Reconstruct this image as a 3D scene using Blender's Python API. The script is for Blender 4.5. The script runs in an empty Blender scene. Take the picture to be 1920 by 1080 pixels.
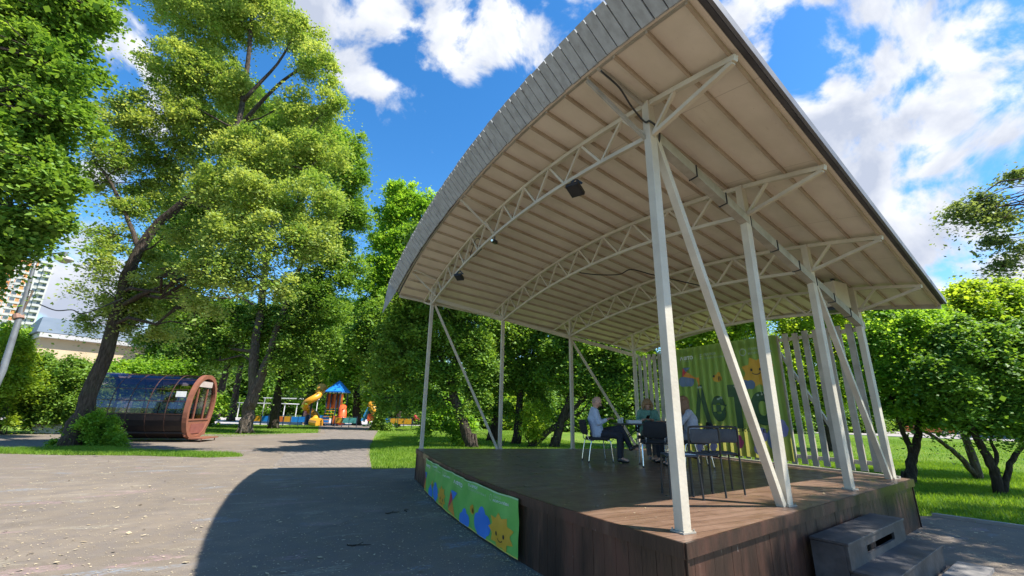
import bpy, bmesh, math, random
import numpy as np
from mathutils import Vector, Matrix
C = bpy.context.scene.collection
SC = bpy.context.scene
random.seed(7)
RNG = np.random.default_rng(11)

# ---------------------------------------------------------------- camera
F_PX, YAW, PITCH, ROLL = 798.78, 1.11597, 0.284709, 0.020619
CAM = np.array([-3.077, -6.985, 1.652])
_f = np.array([math.cos(PITCH)*math.cos(YAW), math.cos(PITCH)*math.sin(YAW), math.sin(PITCH)])
_r0 = np.array([math.sin(YAW), -math.cos(YAW), 0.0]); _u0 = np.cross(_r0, _f)
_r = _r0*math.cos(ROLL)+_u0*math.sin(ROLL); _u = -_r0*math.sin(ROLL)+_u0*math.cos(ROLL)
cam = bpy.data.cameras.new('camera'); cam.sensor_width = 36; cam.lens = F_PX/1920*36
cam.clip_start = 0.05; cam.clip_end = 3000
camo = bpy.data.objects.new('camera', cam); C.objects.link(camo)
m = Matrix.Identity(4)
for i in range(3):
    m[i][0] = _r[i]; m[i][1] = _u[i]; m[i][2] = -_f[i]; m[i][3] = CAM[i]
camo.matrix_world = m
SC.camera = camo
SC.view_settings.view_transform = 'Standard'; SC.view_settings.look = 'None'
SC.view_settings.gamma = 1; SC.view_settings.exposure = 1.0

def pdir(px, py):
    return _f + _r*((px-960)/F_PX) - _u*((py-540)/F_PX)
def ground(px, py, z=0.0):
    d = pdir(px, py); t = (z-CAM[2])/d[2]; return CAM + d*t
def above(px, py, base, off=0.0):
    """point seen at (px,py) on the upright plane through base that faces the viewer, pushed off metres back"""
    n = np.array([_f[0], _f[1], 0]); n /= np.linalg.norm(n)
    b = np.array([base[0], base[1], 0.0]) + n*off
    d = pdir(px, py); t = (b-CAM).dot(n)/d.dot(n); return CAM + d*t

# ---------------------------------------------------------------- light
SUN_DIR = Vector((0.49, -0.47, 1.0)).normalized()      # towards the sun
sun = bpy.data.lights.new('sun', 'SUN'); sun.energy = 5.0; sun.angle = math.radians(0.53); sun.color = (1, 0.955, 0.88)
suno = bpy.data.objects.new('sun', sun); C.objects.link(suno)
suno.rotation_euler = SUN_DIR.to_track_quat('Z', 'Y').to_euler()
suno.location = (20, -20, 40)
W = bpy.data.worlds.new('World'); SC.world = W; W.use_nodes = True
nt = W.node_tree; N = nt.nodes; L = nt.links; N.clear()
def nd(tree, typ, **kw):
    n = tree.nodes.new(typ)
    for k, v in kw.items():
        if k.startswith('i_'):
            key = k[2:]; key = int(key) if key.isdigit() else key
            n.inputs[key].default_value = v
        else: setattr(n, k, v)
    return n
def math_(tree, op, a, b=None, c=None, clamp=False):
    n = tree.nodes.new('ShaderNodeMath'); n.operation = op; n.use_clamp = clamp
    for i, v in enumerate((a, b, c)):
        if v is None: continue
        if isinstance(v, (int, float)): n.inputs[i].default_value = v
        else: tree.links.new(v, n.inputs[i])
    return n.outputs[0]
sky = nd(nt, 'ShaderNodeTexSky', sky_type='NISHITA', sun_disc=False)
sky.sun_elevation = math.asin(SUN_DIR.z); sky.sun_rotation = math.atan2(SUN_DIR.x, SUN_DIR.y)
sky.air_density = 1.0; sky.dust_density = 0.3; sky.ozone_density = 2.2
tc = nd(nt, 'ShaderNodeTexCoord')
vec = tc.outputs['Generated']
# cloud masses: (photo x, y, angular radius)
CL = [(840,40,.17),(930,20,.15),(760,20,.12),(860,130,.10),(690,150,.07),(225,85,.11),(540,20,.07),
      (1000,60,.07),(1300,-60,.12),(1500,-30,.16),(1560,60,.10),(1480,190,.12),(1560,230,.13),(1680,110,.12),(1800,60,.10),
      (1700,230,.13),(1820,160,.13),(1900,120,.10),(1640,330,.12),(1760,320,.13),(1880,260,.15),(1900,340,.12),
      (1740,480,.14),(1620,40,.12),(1720,30,.11),(1780,230,.16),(1420,110,.10),(1860,530,.12),(1560,300,.10),(1840,440,.08),(1560,160,.08),(100,570,.16),(180,520,.08),(20,620,.10),(170,320,.06),(150,450,.06),(1380,40,.09),(1100,-60,.1),(350,680,.12),(1650,560,.10)]
mx = None
for (px, py, r) in CL:
    d = pdir(px, py); d = d/np.linalg.norm(d)
    dist = nd(nt, 'ShaderNodeVectorMath', operation='DISTANCE'); L.new(vec, dist.inputs[0]); dist.inputs[1].default_value = tuple(d)
    e = math_(nt, 'MULTIPLY_ADD', dist.outputs['Value'], -1/(r*1.0), 1.0)
    mx = e if mx is None else math_(nt, 'SMOOTH_MAX', mx, e, 0.12)
mx = math_(nt, 'MAXIMUM', mx, -0.75)
n1 = nd(nt, 'ShaderNodeTexNoise', i_Scale=6.2, i_Detail=12.0, i_Roughness=0.56, i_Distortion=0.25); L.new(vec, n1.inputs['Vector'])
v = math_(nt, 'MULTIPLY_ADD', n1.outputs['Fac'], 4.8, -2.78)
v = math_(nt, 'ADD', v, mx)
mr = nd(nt, 'ShaderNodeMapRange', interpolation_type='SMOOTHSTEP'); L.new(v, mr.inputs['Value'])
mr.inputs['From Min'].default_value = -0.12; mr.inputs['From Max'].default_value = 0.42
off = nd(nt, 'ShaderNodeVectorMath', operation='ADD'); L.new(vec, off.inputs[0]); off.inputs[1].default_value = (0.02, -0.016, 0.035)
n2 = nd(nt, 'ShaderNodeTexNoise', i_Scale=6.2, i_Detail=8.0, i_Roughness=0.54, i_Distortion=0.25); L.new(off.outputs[0], n2.inputs['Vector'])
sh = math_(nt, 'MULTIPLY_ADD', n2.outputs['Fac'], 4.0, -1.75)
sh = math_(nt, 'MULTIPLY_ADD', mx, 0.4, sh, clamp=True)
cc = nd(nt, 'ShaderNodeMix', data_type='RGBA'); L.new(sh, cc.inputs[0])
cc.inputs[6].default_value = (5.5, 5.55, 5.65, 1); cc.inputs[7].default_value = (2.7, 3.0, 3.7, 1)
sat = nd(nt, 'ShaderNodeHueSaturation', i_Saturation=1.34, i_Value=1.2); L.new(sky.outputs[0], sat.inputs['Color'])
mixw = nd(nt, 'ShaderNodeMix', data_type='RGBA'); L.new(mr.outputs[0], mixw.inputs[0])
L.new(sat.outputs[0], mixw.inputs[6]); L.new(cc.outputs[2], mixw.inputs[7])
bg = nd(nt, 'ShaderNodeBackground'); bg.inputs['Strength'].default_value = 0.11; L.new(mixw.outputs[2], bg.inputs['Color'])
ow = nd(nt, 'ShaderNodeOutputWorld'); L.new(bg.outputs[0], ow.inputs['Surface'])

# ---------------------------------------------------------------- materials
MATS = {}
def mat(name, c1, c2=None, scale=3.0, rough=0.7, metal=0.0, bump=0.0, bscale=None, stretch=(1,1,1), detail=6, spec=0.5, ramp=(0.35, 0.65), rvar=0.0, coords='Object'):
    if name in MATS: return MATS[name]
    mt = bpy.data.materials.new(name); mt.use_nodes = True; t = mt.node_tree
    b = t.nodes['Principled BSDF']; b.inputs['Roughness'].default_value = rough; b.inputs['Metallic'].default_value = metal
    b.inputs['Specular IOR Level'].default_value = spec
    if c2 is None: c2 = tuple(min(1, x*0.82) for x in c1)
    geo = t.nodes.new('ShaderNodeNewGeometry')
    mp = t.nodes.new('ShaderNodeMapping'); mp.inputs['Scale'].default_value = stretch
    t.links.new(geo.outputs['Position'], mp.inputs['Vector'])
    nz = nd(t, 'ShaderNodeTexNoise', i_Scale=scale, i_Detail=detail, i_Roughness=0.6); t.links.new(mp.outputs[0], nz.inputs['Vector'])
    cr = t.nodes.new('ShaderNodeValToRGB'); cr.color_ramp.elements[0].position = ramp[0]; cr.color_ramp.elements[1].position = ramp[1]
    cr.color_ramp.elements[0].color = (*c1, 1); cr.color_ramp.elements[1].color = (*c2, 1)
    t.links.new(nz.outputs['Fac'], cr.inputs[0]); t.links.new(cr.outputs[0], b.inputs['Base Color'])
    if rvar:
        t.links.new(math_(t, 'MULTIPLY_ADD', nz.outputs['Fac'], rvar, rough-rvar*0.5, clamp=True), b.inputs['Roughness'])
    if bump:
        nb = nd(t, 'ShaderNodeTexNoise', i_Scale=bscale or scale*6, i_Detail=4.0); t.links.new(mp.outputs[0], nb.inputs['Vector'])
        bp = nd(t, 'ShaderNodeBump', i_Strength=bump, i_Distance=0.02); t.links.new(nb.outputs['Fac'], bp.inputs['Height'])
        t.links.new(bp.outputs[0], b.inputs['Normal'])
    MATS[name] = mt; return mt
def noise_mask(t, vecsock, scale, lo, hi, detail=6, rough=0.6, dist=0.0):
    nz = nd(t, 'ShaderNodeTexNoise', i_Scale=scale, i_Detail=detail, i_Roughness=rough, i_Distortion=dist); t.links.new(vecsock, nz.inputs['Vector'])
    r = nd(t, 'ShaderNodeMapRange', interpolation_type='SMOOTHSTEP'); t.links.new(nz.outputs['Fac'], r.inputs['Value'])
    r.inputs['From Min'].default_value = lo; r.inputs['From Max'].default_value = hi
    return r.outputs[0]
def mixc(t, fac, a, b):
    n = nd(t, 'ShaderNodeMix', data_type='RGBA')
    for k, v in ((0, fac), (6, a), (7, b)):
        if isinstance(v, tuple): n.inputs[k].default_value = (*v, 1)
        elif isinstance(v, (int, float)): n.inputs[k].default_value = v
        else: t.links.new(v, n.inputs[k])
    return n.outputs[2]
def basemat(name, rough=0.7, spec=0.5):
    mt = bpy.data.materials.new(name); mt.use_nodes = True; t = mt.node_tree
    b = t.nodes['Principled BSDF']; b.inputs['Roughness'].default_value = rough; b.inputs['Specular IOR Level'].default_value = spec
    geo = t.nodes.new('ShaderNodeNewGeometry')
    MATS[name] = mt
    return mt, t, b, geo.outputs['Position']
def mapped(t, pos, scale=(1,1,1), rot=(0,0,0)):
    mp = t.nodes.new('ShaderNodeMapping'); mp.inputs['Scale'].default_value = scale; mp.inputs['Rotation'].default_value = rot
    t.links.new(pos, mp.inputs['Vector']); return mp.outputs[0]
def bumpit(t, b, h, s, dist=0.02):
    bp = nd(t, 'ShaderNodeBump', i_Strength=s, i_Distance=dist); t.links.new(h, bp.inputs['Height']); t.links.new(bp.outputs[0], b.inputs['Normal'])

def leafmat(name, c1, c2, trans=0.42, warm=(1.25, 1.15, 0.5)):
    if name in MATS: return MATS[name]
    mt = bpy.data.materials.new(name); mt.use_nodes = True; t = mt.node_tree; t.nodes.clear()
    at = nd(t, 'ShaderNodeAttribute', attribute_name='tint')
    col = mixc(t, at.outputs['Fac'], c1, c2)
    d = nd(t, 'ShaderNodeBsdfPrincipled', i_Roughness=0.55); d.inputs['Specular IOR Level'].default_value = 0.35
    t.links.new(col, d.inputs['Base Color'])
    tr = nd(t, 'ShaderNodeBsdfTranslucent')
    wm = nd(t, 'ShaderNodeMix', data_type='RGBA', blend_type='MULTIPLY'); wm.inputs[0].default_value = 1; t.links.new(col, wm.inputs[6]); wm.inputs[7].default_value = (*[w*1.25 for w in warm], 1)
    t.links.new(wm.outputs[2], tr.inputs['Color'])
    mx_ = nd(t, 'ShaderNodeMixShader'); mx_.inputs[0].default_value = trans
    t.links.new(d.outputs[0], mx_.inputs[1]); t.links.new(tr.outputs[0], mx_.inputs[2])
    o = nd(t, 'ShaderNodeOutputMaterial'); t.links.new(mx_.outputs[0], o.inputs['Surface'])
    MATS[name] = mt; return mt

# ---------------------------------------------------------------- mesh helpers
LOC = {}
def tag(o, label=None, cat=None, group=None, kind=None):
    if label: o['label'] = label
    if cat: o['category'] = cat
    if group: o['group'] = group
    if kind: o['kind'] = kind
    return o
def thing(name, label, cat, loc=(0, 0, 0), group=None):
    o = bpy.data.objects.new(name, None); C.objects.link(o); o.empty_display_size = 0.2
    o.location = tuple(float(x) for x in loc); LOC[o] = np.array(loc, float)
    return tag(o, label, cat, group)
def link_mesh(name, me, parent=None):
    o = bpy.data.objects.new(name, me); C.objects.link(o)
    if parent is not None:
        o.parent = parent; LOC[o] = LOC[parent]
    return o
def raw_mesh(name, verts, faces, mats, parent=None, smooth=False, mi=None, tint=None):
    verts = np.asarray(verts, float)
    if parent is not None: verts = verts - LOC[parent]
    me = bpy.data.meshes.new(name)
    if isinstance(faces, np.ndarray):
        k = faces.shape[1]; nf = len(faces)
        me.vertices.add(len(verts)); me.vertices.foreach_set('co', verts.astype(np.float32).ravel())
        me.loops.add(nf*k); me.loops.foreach_set('vertex_index', faces.astype(np.int32).ravel())
        me.polygons.add(nf); me.polygons.foreach_set('loop_start', np.arange(0, nf*k, k, dtype=np.int32))
        me.polygons.foreach_set('loop_total', np.full(nf, k, dtype=np.int32))
        me.update(calc_edges=True)
    else:
        me.from_pydata([tuple(v) for v in verts], [], faces)
    if not isinstance(mats, (list, tuple)): mats = [mats]
    for mm in mats: me.materials.append(mm)
    if mi is not None: me.polygons.foreach_set('material_index', np.asarray(mi, dtype=np.int32))
    if smooth: me.polygons.foreach_set('use_smooth', np.ones(len(me.polygons), dtype=bool))
    if tint is not None:
        a = me.attributes.new('tint', 'FLOAT', 'POINT'); a.data.foreach_set('value', np.asarray(tint, dtype=np.float32))
    me.update()
    return link_mesh(name, me, parent)
V = lambda *a: np.array(a, float)
def nrm(v): return v/(np.linalg.norm(v)+1e-12)
class MB:
    def __init__(s): s.v = []; s.f = []; s.m = []; s.cur = 0
    def add(s, vs, fs):
        n = len(s.v); s.v += [tuple(x) for x in vs]; s.f += [tuple(n+i for i in f) for f in fs]; s.m += [s.cur]*len(fs); return s
    def hexa(s, p):       # 8 points: bottom 4 ccw, top 4 ccw
        return s.add(p, [(3,2,1,0),(4,5,6,7),(0,1,5,4),(1,2,6,5),(2,3,7,6),(3,0,4,7)])
    def box(s, c, size, rz=0.0, ax=None):
        c = np.array(c, float); hx, hy, hz = [q/2 for q in size]
        if ax is None: X = V(math.cos(rz), math.sin(rz), 0); Y = V(-math.sin(rz), math.cos(rz), 0); Z = V(0,0,1)
        else: X, Y, Z = ax
        return s.hexa([c-X*hx-Y*hy-Z*hz, c+X*hx-Y*hy-Z*hz, c+X*hx+Y*hy-Z*hz, c-X*hx+Y*hy-Z*hz,
                       c-X*hx-Y*hy+Z*hz, c+X*hx-Y*hy+Z*hz, c+X*hx+Y*hy+Z*hz, c-X*hx+Y*hy+Z*hz])
    def bar(s, p0, p1, w, h=None, up=None):
        p0 = np.array(p0, float); p1 = np.array(p1, float); h = w if h is None else h
        d = nrm(p1-p0); u = V(0,0,1) if up is None else np.array(up, float)
        if abs(d.dot(nrm(u))) > .97: u = V(0,1,0) if abs(d[1]) < .9 else V(1,0,0)
        X = nrm(np.cross(d, u)); Y = nrm(np.cross(X, d)); a = X*w/2; b = Y*h/2
        return s.hexa([p0-a-b, p0+a-b, p0+a+b, p0-a+b, p1-a-b, p1+a-b, p1+a+b, p1-a+b])
    def tube(s, pts, radii, n=8, cap=True):
        pts = [np.array(p, float) for p in pts]
        if isinstance(radii, (int, float)): radii = [radii]*len(pts)
        rings = []; X = None
        for i, p in enumerate(pts):
            d = nrm((pts[min(i+1, len(pts)-1)]-pts[max(i-1, 0)]))
            if X is None:
                u = V(0,0,1) if abs(d[2]) < .9 else V(1,0,0); X = nrm(np.cross(d, u))
            X = nrm(X - d*X.dot(d)); Y = np.cross(d, X)
            rings.append([p + (X*math.cos(2*math.pi*k/n)+Y*math.sin(2*math.pi*k/n))*radii[i] for k in range(n)])
        vs = [q for r in rings for q in r]; fs = []
        for i in range(len(pts)-1):
            for k in range(n):
                a = i*n+k; b = i*n+(k+1) % n; fs.append((a, b, b+n, a+n))
        if cap: fs.append(tuple(range(n-1, -1, -1))); fs.append(tuple((len(pts)-1)*n+k for k in range(n)))
        return s.add(vs, fs)
    def ell(s, c, r, n=12, m_=8, ax=None):
        c = np.array(c, float); X, Y, Z = ax if ax else (V(1,0,0), V(0,1,0), V(0,0,1))
        vs = [c - Z*r[2]]
        for j in range(1, m_):
            a = -math.pi/2 + math.pi*j/m_
            for k in range(n):
                b = 2*math.pi*k/n; vs.append(c + X*r[0]*math.cos(a)*math.cos(b)+Y*r[1]*math.cos(a)*math.sin(b)+Z*r[2]*math.sin(a))
        vs.append(c + Z*r[2]); fs = []
        for k in range(n): fs.append((0, 1+(k+1) % n, 1+k))
        for j in range(m_-2):
            for k in range(n):
                a = 1+j*n+k; b = 1+j*n+(k+1) % n; fs.append((a, b, b+n, a+n))
        t = len(vs)-1; o = 1+(m_-2)*n
        for k in range(n): fs.append((t, o+k, o+(k+1) % n))
        return s.add(vs, fs)
    def prism(s, poly, z0, z1):
        n = len(poly); vs = [(x, y, z0) for x, y in poly]+[(x, y, z1) for x, y in poly]
        return s.add(vs, [tuple(range(n-1, -1, -1)), tuple(range(n, 2*n))]+[(i, (i+1) % n, n+(i+1) % n, n+i) for i in range(n)])
    def build(s, name, mats, parent=None, smooth=False, bevel=0.0):
        o = raw_mesh(name, s.v, s.f, mats, parent, smooth, mi=s.m)
        if bevel:
            b = o.modifiers.new('bevel', 'BEVEL'); b.width = bevel; b.segments = 2; b.limit_method = 'ANGLE'; b.angle_limit = 0.7
        return o
def bez(p0, p1, p2, p3, n=10):
    p0, p1, p2, p3 = [np.array(p, float) for p in (p0, p1, p2, p3)]
    return [((1-t)**3)*p0+3*t*(1-t)**2*p1+3*t*t*(1-t)*p2+t**3*p3 for t in np.linspace(0, 1, n)]
def smooth_path(pts, n=5):
    pts = [np.array(p, float) for p in pts]; out = []
    P = [2*pts[0]-pts[1]]+pts+[2*pts[-1]-pts[-2]]
    for i in range(1, len(P)-2):
        for t in np.linspace(0, 1, n, endpoint=False):
            a, b, c, d = P[i-1:i+3]
            out.append(0.5*((2*b)+(-a+c)*t+(2*a-5*b+4*c-d)*t*t+(-a+3*b-3*c+d)*t**3))
    out.append(pts[-1]); return out
def copy_tree(o, parent=None):
    c = o.copy(); C.objects.link(c); LOC[c] = LOC.get(o)
    if parent is not None: c.parent = parent
    for ch in list(o.children): copy_tree(ch, c)
    return c
def place(o, loc, rz=0.0, label=None, group=None):
    o.location = loc; o.rotation_euler = (0, 0, rz)
    if label: o['label'] = label
    if group: o['group'] = group
    return o
# ---------------------------------------------------------------- setting materials
def make_asphalt():
    mt, t, b, pos = basemat('asphalt', 0.92, 0.25)
    big = noise_mask(t, pos, 0.35, 0.35, 0.7)
    col = mixc(t, big, (0.158, 0.127, 0.095), (0.205, 0.165, 0.123))
    mid = noise_mask(t, pos, 3.0, 0.42, 0.62)
    col = mixc(t, math_(t, 'MULTIPLY', mid, 0.7), col, (0.15, 0.125, 0.105))
    dust = noise_mask(t, mapped(t, pos, (1, 1.8, 1), (0, 0, .4)), 0.9, 0.5, 0.72, 8); col = mixc(t, math_(t, 'MULTIPLY', dust, 0.5), col, (0.26, 0.215, 0.165))
    dk = noise_mask(t, pos, 1.7, 0.56, 0.66, 7); col = mixc(t, math_(t, 'MULTIPLY', dk, 0.35), col, (0.12, 0.098, 0.078))
    fine = noise_mask(t, pos, 90, 0.45, 0.75, 3); col = mixc(t, math_(t, 'MULTIPLY', fine, 0.4), col, (0.31, 0.27, 0.225))
    # faded chalk scribbles
    sp = mapped(t, pos, (1.0, 2.6, 1), (0, 0, 0.5))
    for k, (sc, c) in enumerate(((0.8, (0.4, 0.24, 0.27)), (0.7, (0.25, 0.33, 0.42)), (0.9, (0.42, 0.38, 0.27)))):
        o = nd(t, 'ShaderNodeVectorMath', operation='ADD'); t.links.new(sp, o.inputs[0]); o.inputs[1].default_value = (7.3*k, 3.1*k, 0)
        m1 = noise_mask(t, o.outputs[0], sc, 0.62, 0.68, 2, dist=0.4); m2 = noise_mask(t, o.outputs[0], 14, 0.42, 0.62, 5)
        col = mixc(t, math_(t, 'MULTIPLY', math_(t, 'MULTIPLY', m1, m2), 0.42), col, c)
    # cracks
    vo = nd(t, 'ShaderNodeTexVoronoi', feature='DISTANCE_TO_EDGE', i_Scale=0.22); 
    nz = nd(t, 'ShaderNodeTexNoise', i_Scale=1.3, i_Detail=5.0); t.links.new(pos, nz.inputs['Vector'])
    ad = nd(t, 'ShaderNodeVectorMath', operation='ADD'); t.links.new(pos, ad.inputs[0]); t.links.new(nz.outputs['Color'], ad.inputs[1]); t.links.new(ad.outputs[0], vo.inputs['Vector'])
    cr = nd(t, 'ShaderNodeMapRange'); t.links.new(vo.outputs['Distance'], cr.inputs['Value']); cr.inputs['From Min'].default_value = 0.002; cr.inputs['From Max'].default_value = 0.006; cr.inputs['To Min'].default_value = 0.2; cr.inputs['To Max'].default_value = 0
    col = mixc(t, cr.outputs[0], col, (0.07, 0.06, 0.05))
    t.links.new(col, b.inputs['Base Color'])
    h = nd(t, 'ShaderNodeTexNoise', i_Scale=120.0, i_Detail=3.0); t.links.new(pos, h.inputs['Vector']); bumpit(t, b, h.outputs['Fac'], 0.5, 0.006)
    return mt
ASPHALT = make_asphalt()
def make_grassground():
    mt, t, b, pos = basemat('lawn_soil', 0.95, 0.1)
    a = noise_mask(t, pos, 0.5, 0.35, 0.65); c = mixc(t, a, (0.11, 0.21, 0.025), (0.19, 0.27, 0.04))
    s = noise_mask(t, pos, 30, 0.4, 0.7, 4); c = mixc(t, math_(t, 'MULTIPLY', s, 0.6), c, (0.045, 0.10, 0.012))
    s2 = noise_mask(t, pos, 1.4, 0.52, 0.7, 7); c = mixc(t, math_(t, 'MULTIPLY', s2, 0.6), c, (0.21, 0.20, 0.07))
    s3 = noise_mask(t, pos, 0.9, 0.62, 0.70, 8); c = mixc(t, math_(t, 'MULTIPLY', s3, 0.5), c, (0.16, 0.13, 0.075))
    t.links.new(c, b.inputs['Base Color'])
    h = nd(t, 'ShaderNodeTexNoise', i_Scale=45.0, i_Detail=4.0); t.links.new(pos, h.inputs['Vector']); bumpit(t, b, h.outputs['Fac'], 1.0, 0.05)
    return mt
LAWN = make_grassground()
def make_pavers():
    mt, t, b, pos = basemat('paving_blocks', 0.85, 0.25)
    mp = mapped(t, pos, (1, 1, 1), (0, 0, 0.6))
    br = nd(t, 'ShaderNodeTexBrick', i_Scale=1.0); br.inputs['Color1'].default_value = (0.215, 0.182, 0.155, 1); br.inputs['Color2'].default_value = (0.16, 0.138, 0.12, 1); br.inputs['Mortar'].default_value = (0.09, 0.08, 0.065, 1)
    br.inputs['Mortar Size'].default_value = 0.012; br.inputs['Brick Width'].default_value = 0.24; br.inputs['Row Height'].default_value = 0.14
    t.links.new(mp, br.inputs['Vector'])
    c = mixc(t, math_(t, 'MULTIPLY', noise_mask(t, pos, 1.5, 0.4, 0.7), 0.4), br.outputs['Color'], (0.27, 0.23, 0.19))
    t.links.new(c, b.inputs['Base Color']); bumpit(t, b, br.outputs['Fac'], -0.5, 0.01); return mt
PAVERS = make_pavers()
RUBBER = mat('playground_surface', (0.42, 0.37, 0.35), (0.34, 0.33, 0.35), 0.6, 0.9)
ROADM = mat('far_road', (0.34, 0.30, 0.27), (0.28, 0.25, 0.23), 0.5, 0.9)
def slab(name, poly, z0, z1, m_):
    o = MB().prism([tuple(p[:2]) for p in poly], z0, z1).build(name, m_); return tag(o, kind='structure')
# ---------------------------------------------------------------- setting
me = []
bmg = MB(); R_ = 900; bmg.add([(R_*math.cos(a), R_*math.sin(a)+100, -0.03) for a in np.linspace(0, 2*math.pi, 64, endpoint=False)], [tuple(range(64))])
tag(bmg.build('ground', LAWN), kind='structure')
slab('forecourt', [(11, -60), (8.4, -6), (7.6, -2.7), (6.75, -2.3), (6.7, 3.6), (6.3, 6.35), (-0.76, 6.75), (-.2, 11), (.55, 15.7), (2.1, 24), (5.3, 40), (6.2, 44.5), (-.3, 44.5), (-1.2, 27.8), (-5.8, 26.0), (-11.8, 28), (-17, 26.4), (-60, 24), (-60, -60)], -0.12, 0.0, ASPHALT)
g = ground
slab('paved_path', [g(512, 874), g(538, 847), g(611, 813), (-.1, 44.3), (5.9, 44.3), (5.05, 40), (1.95, 24), (.42, 15.7), (-.3, 11), (-.8, 7.3)], -0.05, 0.005, PAVERS)
strip = [g(-60, 849), g(100, 853), g(250, 854), g(390, 858), g(452, 856), g(440, 851), g(330, 848), g(250, 845), g(190, 838), g(80, 842), g(-60, 842)]
slab('verge', strip, -0.05, 0.025, LAWN)
slab('playground_surface', [(-40, 44.5), (26, 44.5), (34, 78), (-50, 78)], -0.05, 0.012, RUBBER)
slab('road', [g(1380, 806), g(1960, 830), g(1960, 812), g(1380, 795)], -0.04, 0.02, ROADM)
slab('kerb', [(7.6, -2.7), (8.4, -6), (11, -60), (11.1, -60), (8.5, -6), (7.7, -2.7)], -0.05, 0.05, mat('kerb', (0.3, 0.28, 0.25), (0.24, 0.22, 0.2), 4, 0.9))

# ---------------------------------------------------------------- bandstand
G = 0.72
PAINT = mat('worn_white_paint', (0.58, 0.52, 0.41), (0.43, 0.375, 0.285), 2.5, 0.55, bump=0.15, bscale=30, ramp=(0.3, 0.75))
BEAM = mat('weathered_beam_paint', (0.40, 0.37, 0.31), (0.27, 0.25, 0.20), 4, 0.6, bump=0.15)
BLACK = mat('black_metal', (0.012, 0.012, 0.013), (0.02, 0.02, 0.02), 5, 0.4)
def make_ceiling():
    mt, t, b, pos = basemat('ceiling_plywood', 0.7, 0.3)
    n = noise_mask(t, pos, 1.4, 0.3, 0.7); c = mixc(t, n, (0.70, 0.62, 0.51), (0.60, 0.525, 0.42))
    st = noise_mask(t, mapped(t, pos, (1, 5, 5)), 4, 0.6, 0.8); c = mixc(t, math_(t, 'MULTIPLY', st, 0.45), c, (0.42, 0.33, 0.25))
    sp = noise_mask(t, pos, 40, 0.70, 0.78, 2); c = mixc(t, math_(t, 'MULTIPLY', sp, 0.5), c, (0.25, 0.2, 0.15))
    # panel joints across x
    sx = nd(t, 'ShaderNodeSeparateXYZ'); t.links.new(pos, sx.inputs[0])
    fx = math_(t, 'ABSOLUTE', math_(t, 'SUBTRACT', math_(t, 'FRACT', math_(t, 'MULTIPLY_ADD', sx.outputs[0], 0.66, 0.23)), 0.5))
    j = math_(t, 'LESS_THAN', fx, 0.003); c = mixc(t, math_(t, 'MULTIPLY', j, 0.5), c, (0.3, 0.24, 0.18))
    t.links.new(c, b.inputs['Base Color']); return mt
CEIL = make_ceiling()
def make_fascia():
    mt, t, b, pos = basemat('grey_fascia_boards', 0.75, 0.25)
    n = noise_mask(t, mapped(t, pos, (5, 5, 1.2)), 2.2, 0.35, 0.7); c = mixc(t, n, (0.40, 0.42, 0.43), (0.30, 0.31, 0.315))
    k = noise_mask(t, pos, 13, 0.66, 0.72, 3); c = mixc(t, math_(t, 'MULTIPLY', k, 0.6), c, (0.17, 0.14, 0.12))
    t.links.new(c, b.inputs['Base Color']); return mt
FASCIA = make_fascia()
def make_deck():
    mt, t, b, pos = basemat('brown_deck_paint', 0.4, 0.5)
    n = noise_mask(t, mapped(t, pos, (0.7, 4, 1)), 2.0, 0.35, 0.7); c = mixc(t, n, (0.15, 0.085, 0.052), (0.215, 0.132, 0.088))
    w = noise_mask(t, pos, 3.5, 0.6, 0.75, 6); c = mixc(t, math_(t, 'MULTIPLY', w, 0.35), c, (0.27, 0.2, 0.16))
    sx = nd(t, 'ShaderNodeSeparateXYZ'); t.links.new(pos, sx.inputs[0])
    fy = math_(t, 'ABSOLUTE', math_(t, 'SUBTRACT', math_(t, 'FRACT', math_(t, 'MULTIPLY', sx.outputs[1], 7.2)), 0.5))
    gr = math_(t, 'LESS_THAN', fy, 0.03); c = mixc(t, math_(t, 'MULTIPLY', gr, 0.75), c, (0.03, 0.02, 0.015))
    t.links.new(c, b.inputs['Base Color'])
    t.links.new(math_(t, 'MULTIPLY_ADD', noise_mask(t, pos, 5, 0.3, 0.7), 0.22, 0.27), b.inputs['Roughness'])
    h = math_(t, 'SUBTRACT', math_(t, 'MULTIPLY', noise_mask(t, mapped(t, pos, (1, 8, 1)), 3, 0.2, 0.8), 0.3), gr)
    bumpit(t, b, h, 0.25, 0.006); return mt
DECK = make_deck()
def make_skirt():
    mt, t, b, pos = basemat('stained_brown_boards', 0.5, 0.4)
    n = noise_mask(t, mapped(t, pos, (2.2, 2.2, 0.6)), 1.3, 0.38, 0.66, 8); c = mixc(t, n, (0.030, 0.019, 0.014), (0.075, 0.031, 0.019))
    n2 = noise_mask(t, mapped(t, pos, (5, 5, 0.5), (0, 0, 0.8)), 1.5, 0.55, 0.75, 8); c = mixc(t, math_(t, 'MULTIPLY', n2, 0.3), c, (0.20, 0.12, 0.08))
    n3 = noise_mask(t, mapped(t, pos, (9, 9, 2)), 2.5, 0.70, 0.74, 5); c = mixc(t, math_(t, 'MULTIPLY', n3, 0.5), c, (0.45, 0.42, 0.38))
    t.links.new(c, b.inputs['Base Color'])
    t.links.new(math_(t, 'MULTIPLY_ADD', n, 0.3, 0.3), b.inputs['Roughness'])
    h = nd(t, 'ShaderNodeTexNoise', i_Scale=6.0, i_Detail=6.0); t.links.new(mapped(t, pos, (8, 8, 0.8)), h.inputs['Vector']); bumpit(t, b, h.outputs['Fac'], 0.4, 0.01); return mt
SKIRT = make_skirt()

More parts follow.
